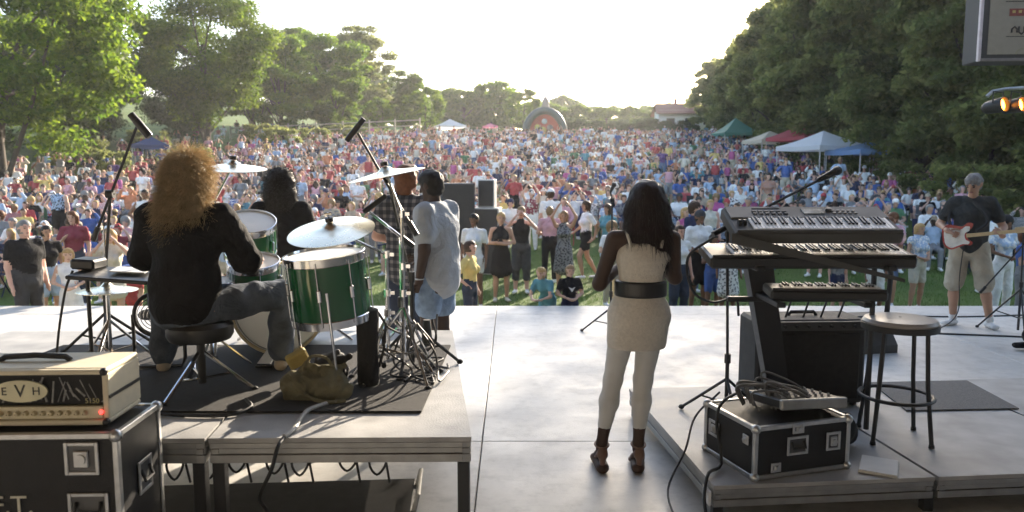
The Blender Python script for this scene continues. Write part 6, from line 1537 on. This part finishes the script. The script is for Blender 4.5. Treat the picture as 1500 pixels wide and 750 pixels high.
# guitarist: faces the camera's left, grey polo, khaki shorts
GTR = pose(STAND, neck=(0, .01, 1.46), head=(.0, .05, 1.61), face=(.35, 1, -.5), ell=(-.31, -.05, 1.14), wrl=(-.305, .19, 1.06), hal=(-.26, .26, 1.12), elr=(.31, -.03, 1.16), wrr=(.22, .235, 1.10), har=(.13, .27, 1.06),
    knl=(-.17, .03, .50), anl=(-.24, -.02, .09), tol=(-.30, .11, .035), knr=(.13, .04, .50), anr=(.12, .0, .09), tor=(.20, .13, .035))
gp = (5.28, 8.78, 0); gr_ = math.pi + R(-32)
hero("person", "grey haired guitarist in dark polo, khaki shorts and white sneakers", GTR, dict(g=1.0, top_mat=mat("charcoal_polo", (.045, .05, .052), .9, var=.15, scale=10, bump=.3, bscale=120, spec=.12, wrinkle=.9), top_name='polo_shirt', loose=.018, sleeve=.5, untuck=True, bottom='shorts', short=1.0, bottom_mat=mat("khaki_twill", (.46, .41, .32), .9, var=.1, scale=12, bump=.25, bscale=150, spec=.12, wrinkle=.9), bottom_name='shorts', bloose=.02, hair='short', hc='grey', skin=1, sc='white', sock=True, facing=True, H=1.78, curll=(.2, -.6, -.5), curlr=(0, -.9, 0), grip=.7), gp, gr_, .014, (.010, 20), [pr('top', (0, 0, .95), (0, 0, 1.2), (.172, .13), (.17, .132))])
gt = thing("electric_guitar", "electric guitar with a white and red body held by the guitarist", "guitar", gp, gr_)
GM = rotM((.10, .205, 1.06), 0, R(9), R(-7)) @ Matrix.Scale(.86, 4)     # body centre; neck runs to local -x (player's left)
GMf = GM @ Matrix.Rotation(R(90), 4, 'X')
out_ = [(.20, .02), (.19, .11), (.12, .165), (.03, .145), (-.05, .125), (-.11, .165), (-.17, .15), (-.15, .09), (-.09, .045), (-.09, -.045), (-.14, -.09), (-.12, -.13), (-.05, -.12), (.03, -.145), (.12, -.165), (.19, -.10)]
o2 = [(p.x, p.y) for p in curve_pts([(x, y, 0) for x, y in out_ + out_[:1]], 60)][:-1]
gb = MB().prism(o2, -.022, .022, GMf).build("body", mat("guitar_red", (.42, .06, .05), .25, coat=.5, var=.1), gt)
MB().prism([(x * .84 + .01, y * .80 - .01) for x, y in o2], -.028, -.0225, GMf).build("pickguard", mat("guitar_white", (.80, .78, .72), .3), gb)
MB().prism([(x * .84 + .01, y * .80 - .01) for x, y in o2], .0225, .028, GMf).build("pickguard", mat("guitar_white", (.80, .78, .72), .3), gb)
MB().add([(-.08, -.029, .024), (-.62, -.026, .021), (-.62, -.026, -.021), (-.08, -.029, -.024), (-.08, .02, .024), (-.62, .0, .021), (-.62, .0, -.021), (-.08, .02, -.024)], [(0, 1, 2, 3), (4, 7, 6, 5), (0, 4, 5, 1), (3, 2, 6, 7), (1, 5, 6, 2), (0, 3, 7, 4)], GM @ Matrix.Rotation(math.pi, 4, 'Z') @ Matrix.Scale(-1, 4, (1, 0, 0))).build("neck", mat("maple_neck", (.60, .44, .24), .4), gt)
MB().box((-.70, .0, 0.01), (.17, .018, .075), GM, .006).build("headstock", mat("maple_head", (.62, .46, .26), .4), gt)
MB().tube(curve_pts([(.17, .20, 1.10), (.22, .06, 1.28), (.10, -.02, 1.50), (-.06, .13, 1.40), (-.16, .20, 1.24), (-.06, .24, 1.12)], 24), .018, 6).build("strap", mat("strap_black", (.015, .015, .015), .7), gt)
cable("cable", "thin black cable hanging from the electric guitar", [(5.12, 8.62, .98), (5.08, 8.6, .6), (5.1, 8.62, .2), (4.95, 8.65, .012), (4.6, 8.5, .012)], .006)
# musician in black at the right edge
hero("person", "musician in black trousers and shoes beside the tripod stand, mostly out of sight", pose(STAND, knl=(-.10, .20, .50), anl=(-.06, .38, .12), tol=(-.08, .53, .05)), dict(tc='black', sleeve=.9, loose=.02, bc='black', bloose=.03, hc='brown', sc='black', H=1.78, untuck=True), (5.62, 7.62, 0), R(88), .017)
# ------------------------------------------------------------------ warm evening haze over the park
hz = MB().box((0, 270, 24), (810, 680, 54)).build("haze", mat("unused_haze", (.8, .8, .8), var=0), None, 0)
hm = bpy.data.materials.new("haze"); hm.use_nodes = True
nt = hm.node_tree; nt.nodes.clear()
vo = nt.nodes.new("ShaderNodeVolumePrincipled"); oo = nt.nodes.new("ShaderNodeOutputMaterial")
vo.inputs["Color"].default_value = (.92, .92, .92, 1); vo.inputs["Density"].default_value = .0006; vo.inputs["Anisotropy"].default_value = .3
nt.links.new(vo.outputs[0], oo.inputs["Volume"])
hz.data.materials.clear(); hz.data.materials.append(hm)
tag(hz, "pale warm haze hanging in the evening air", "haze", kind="stuff")
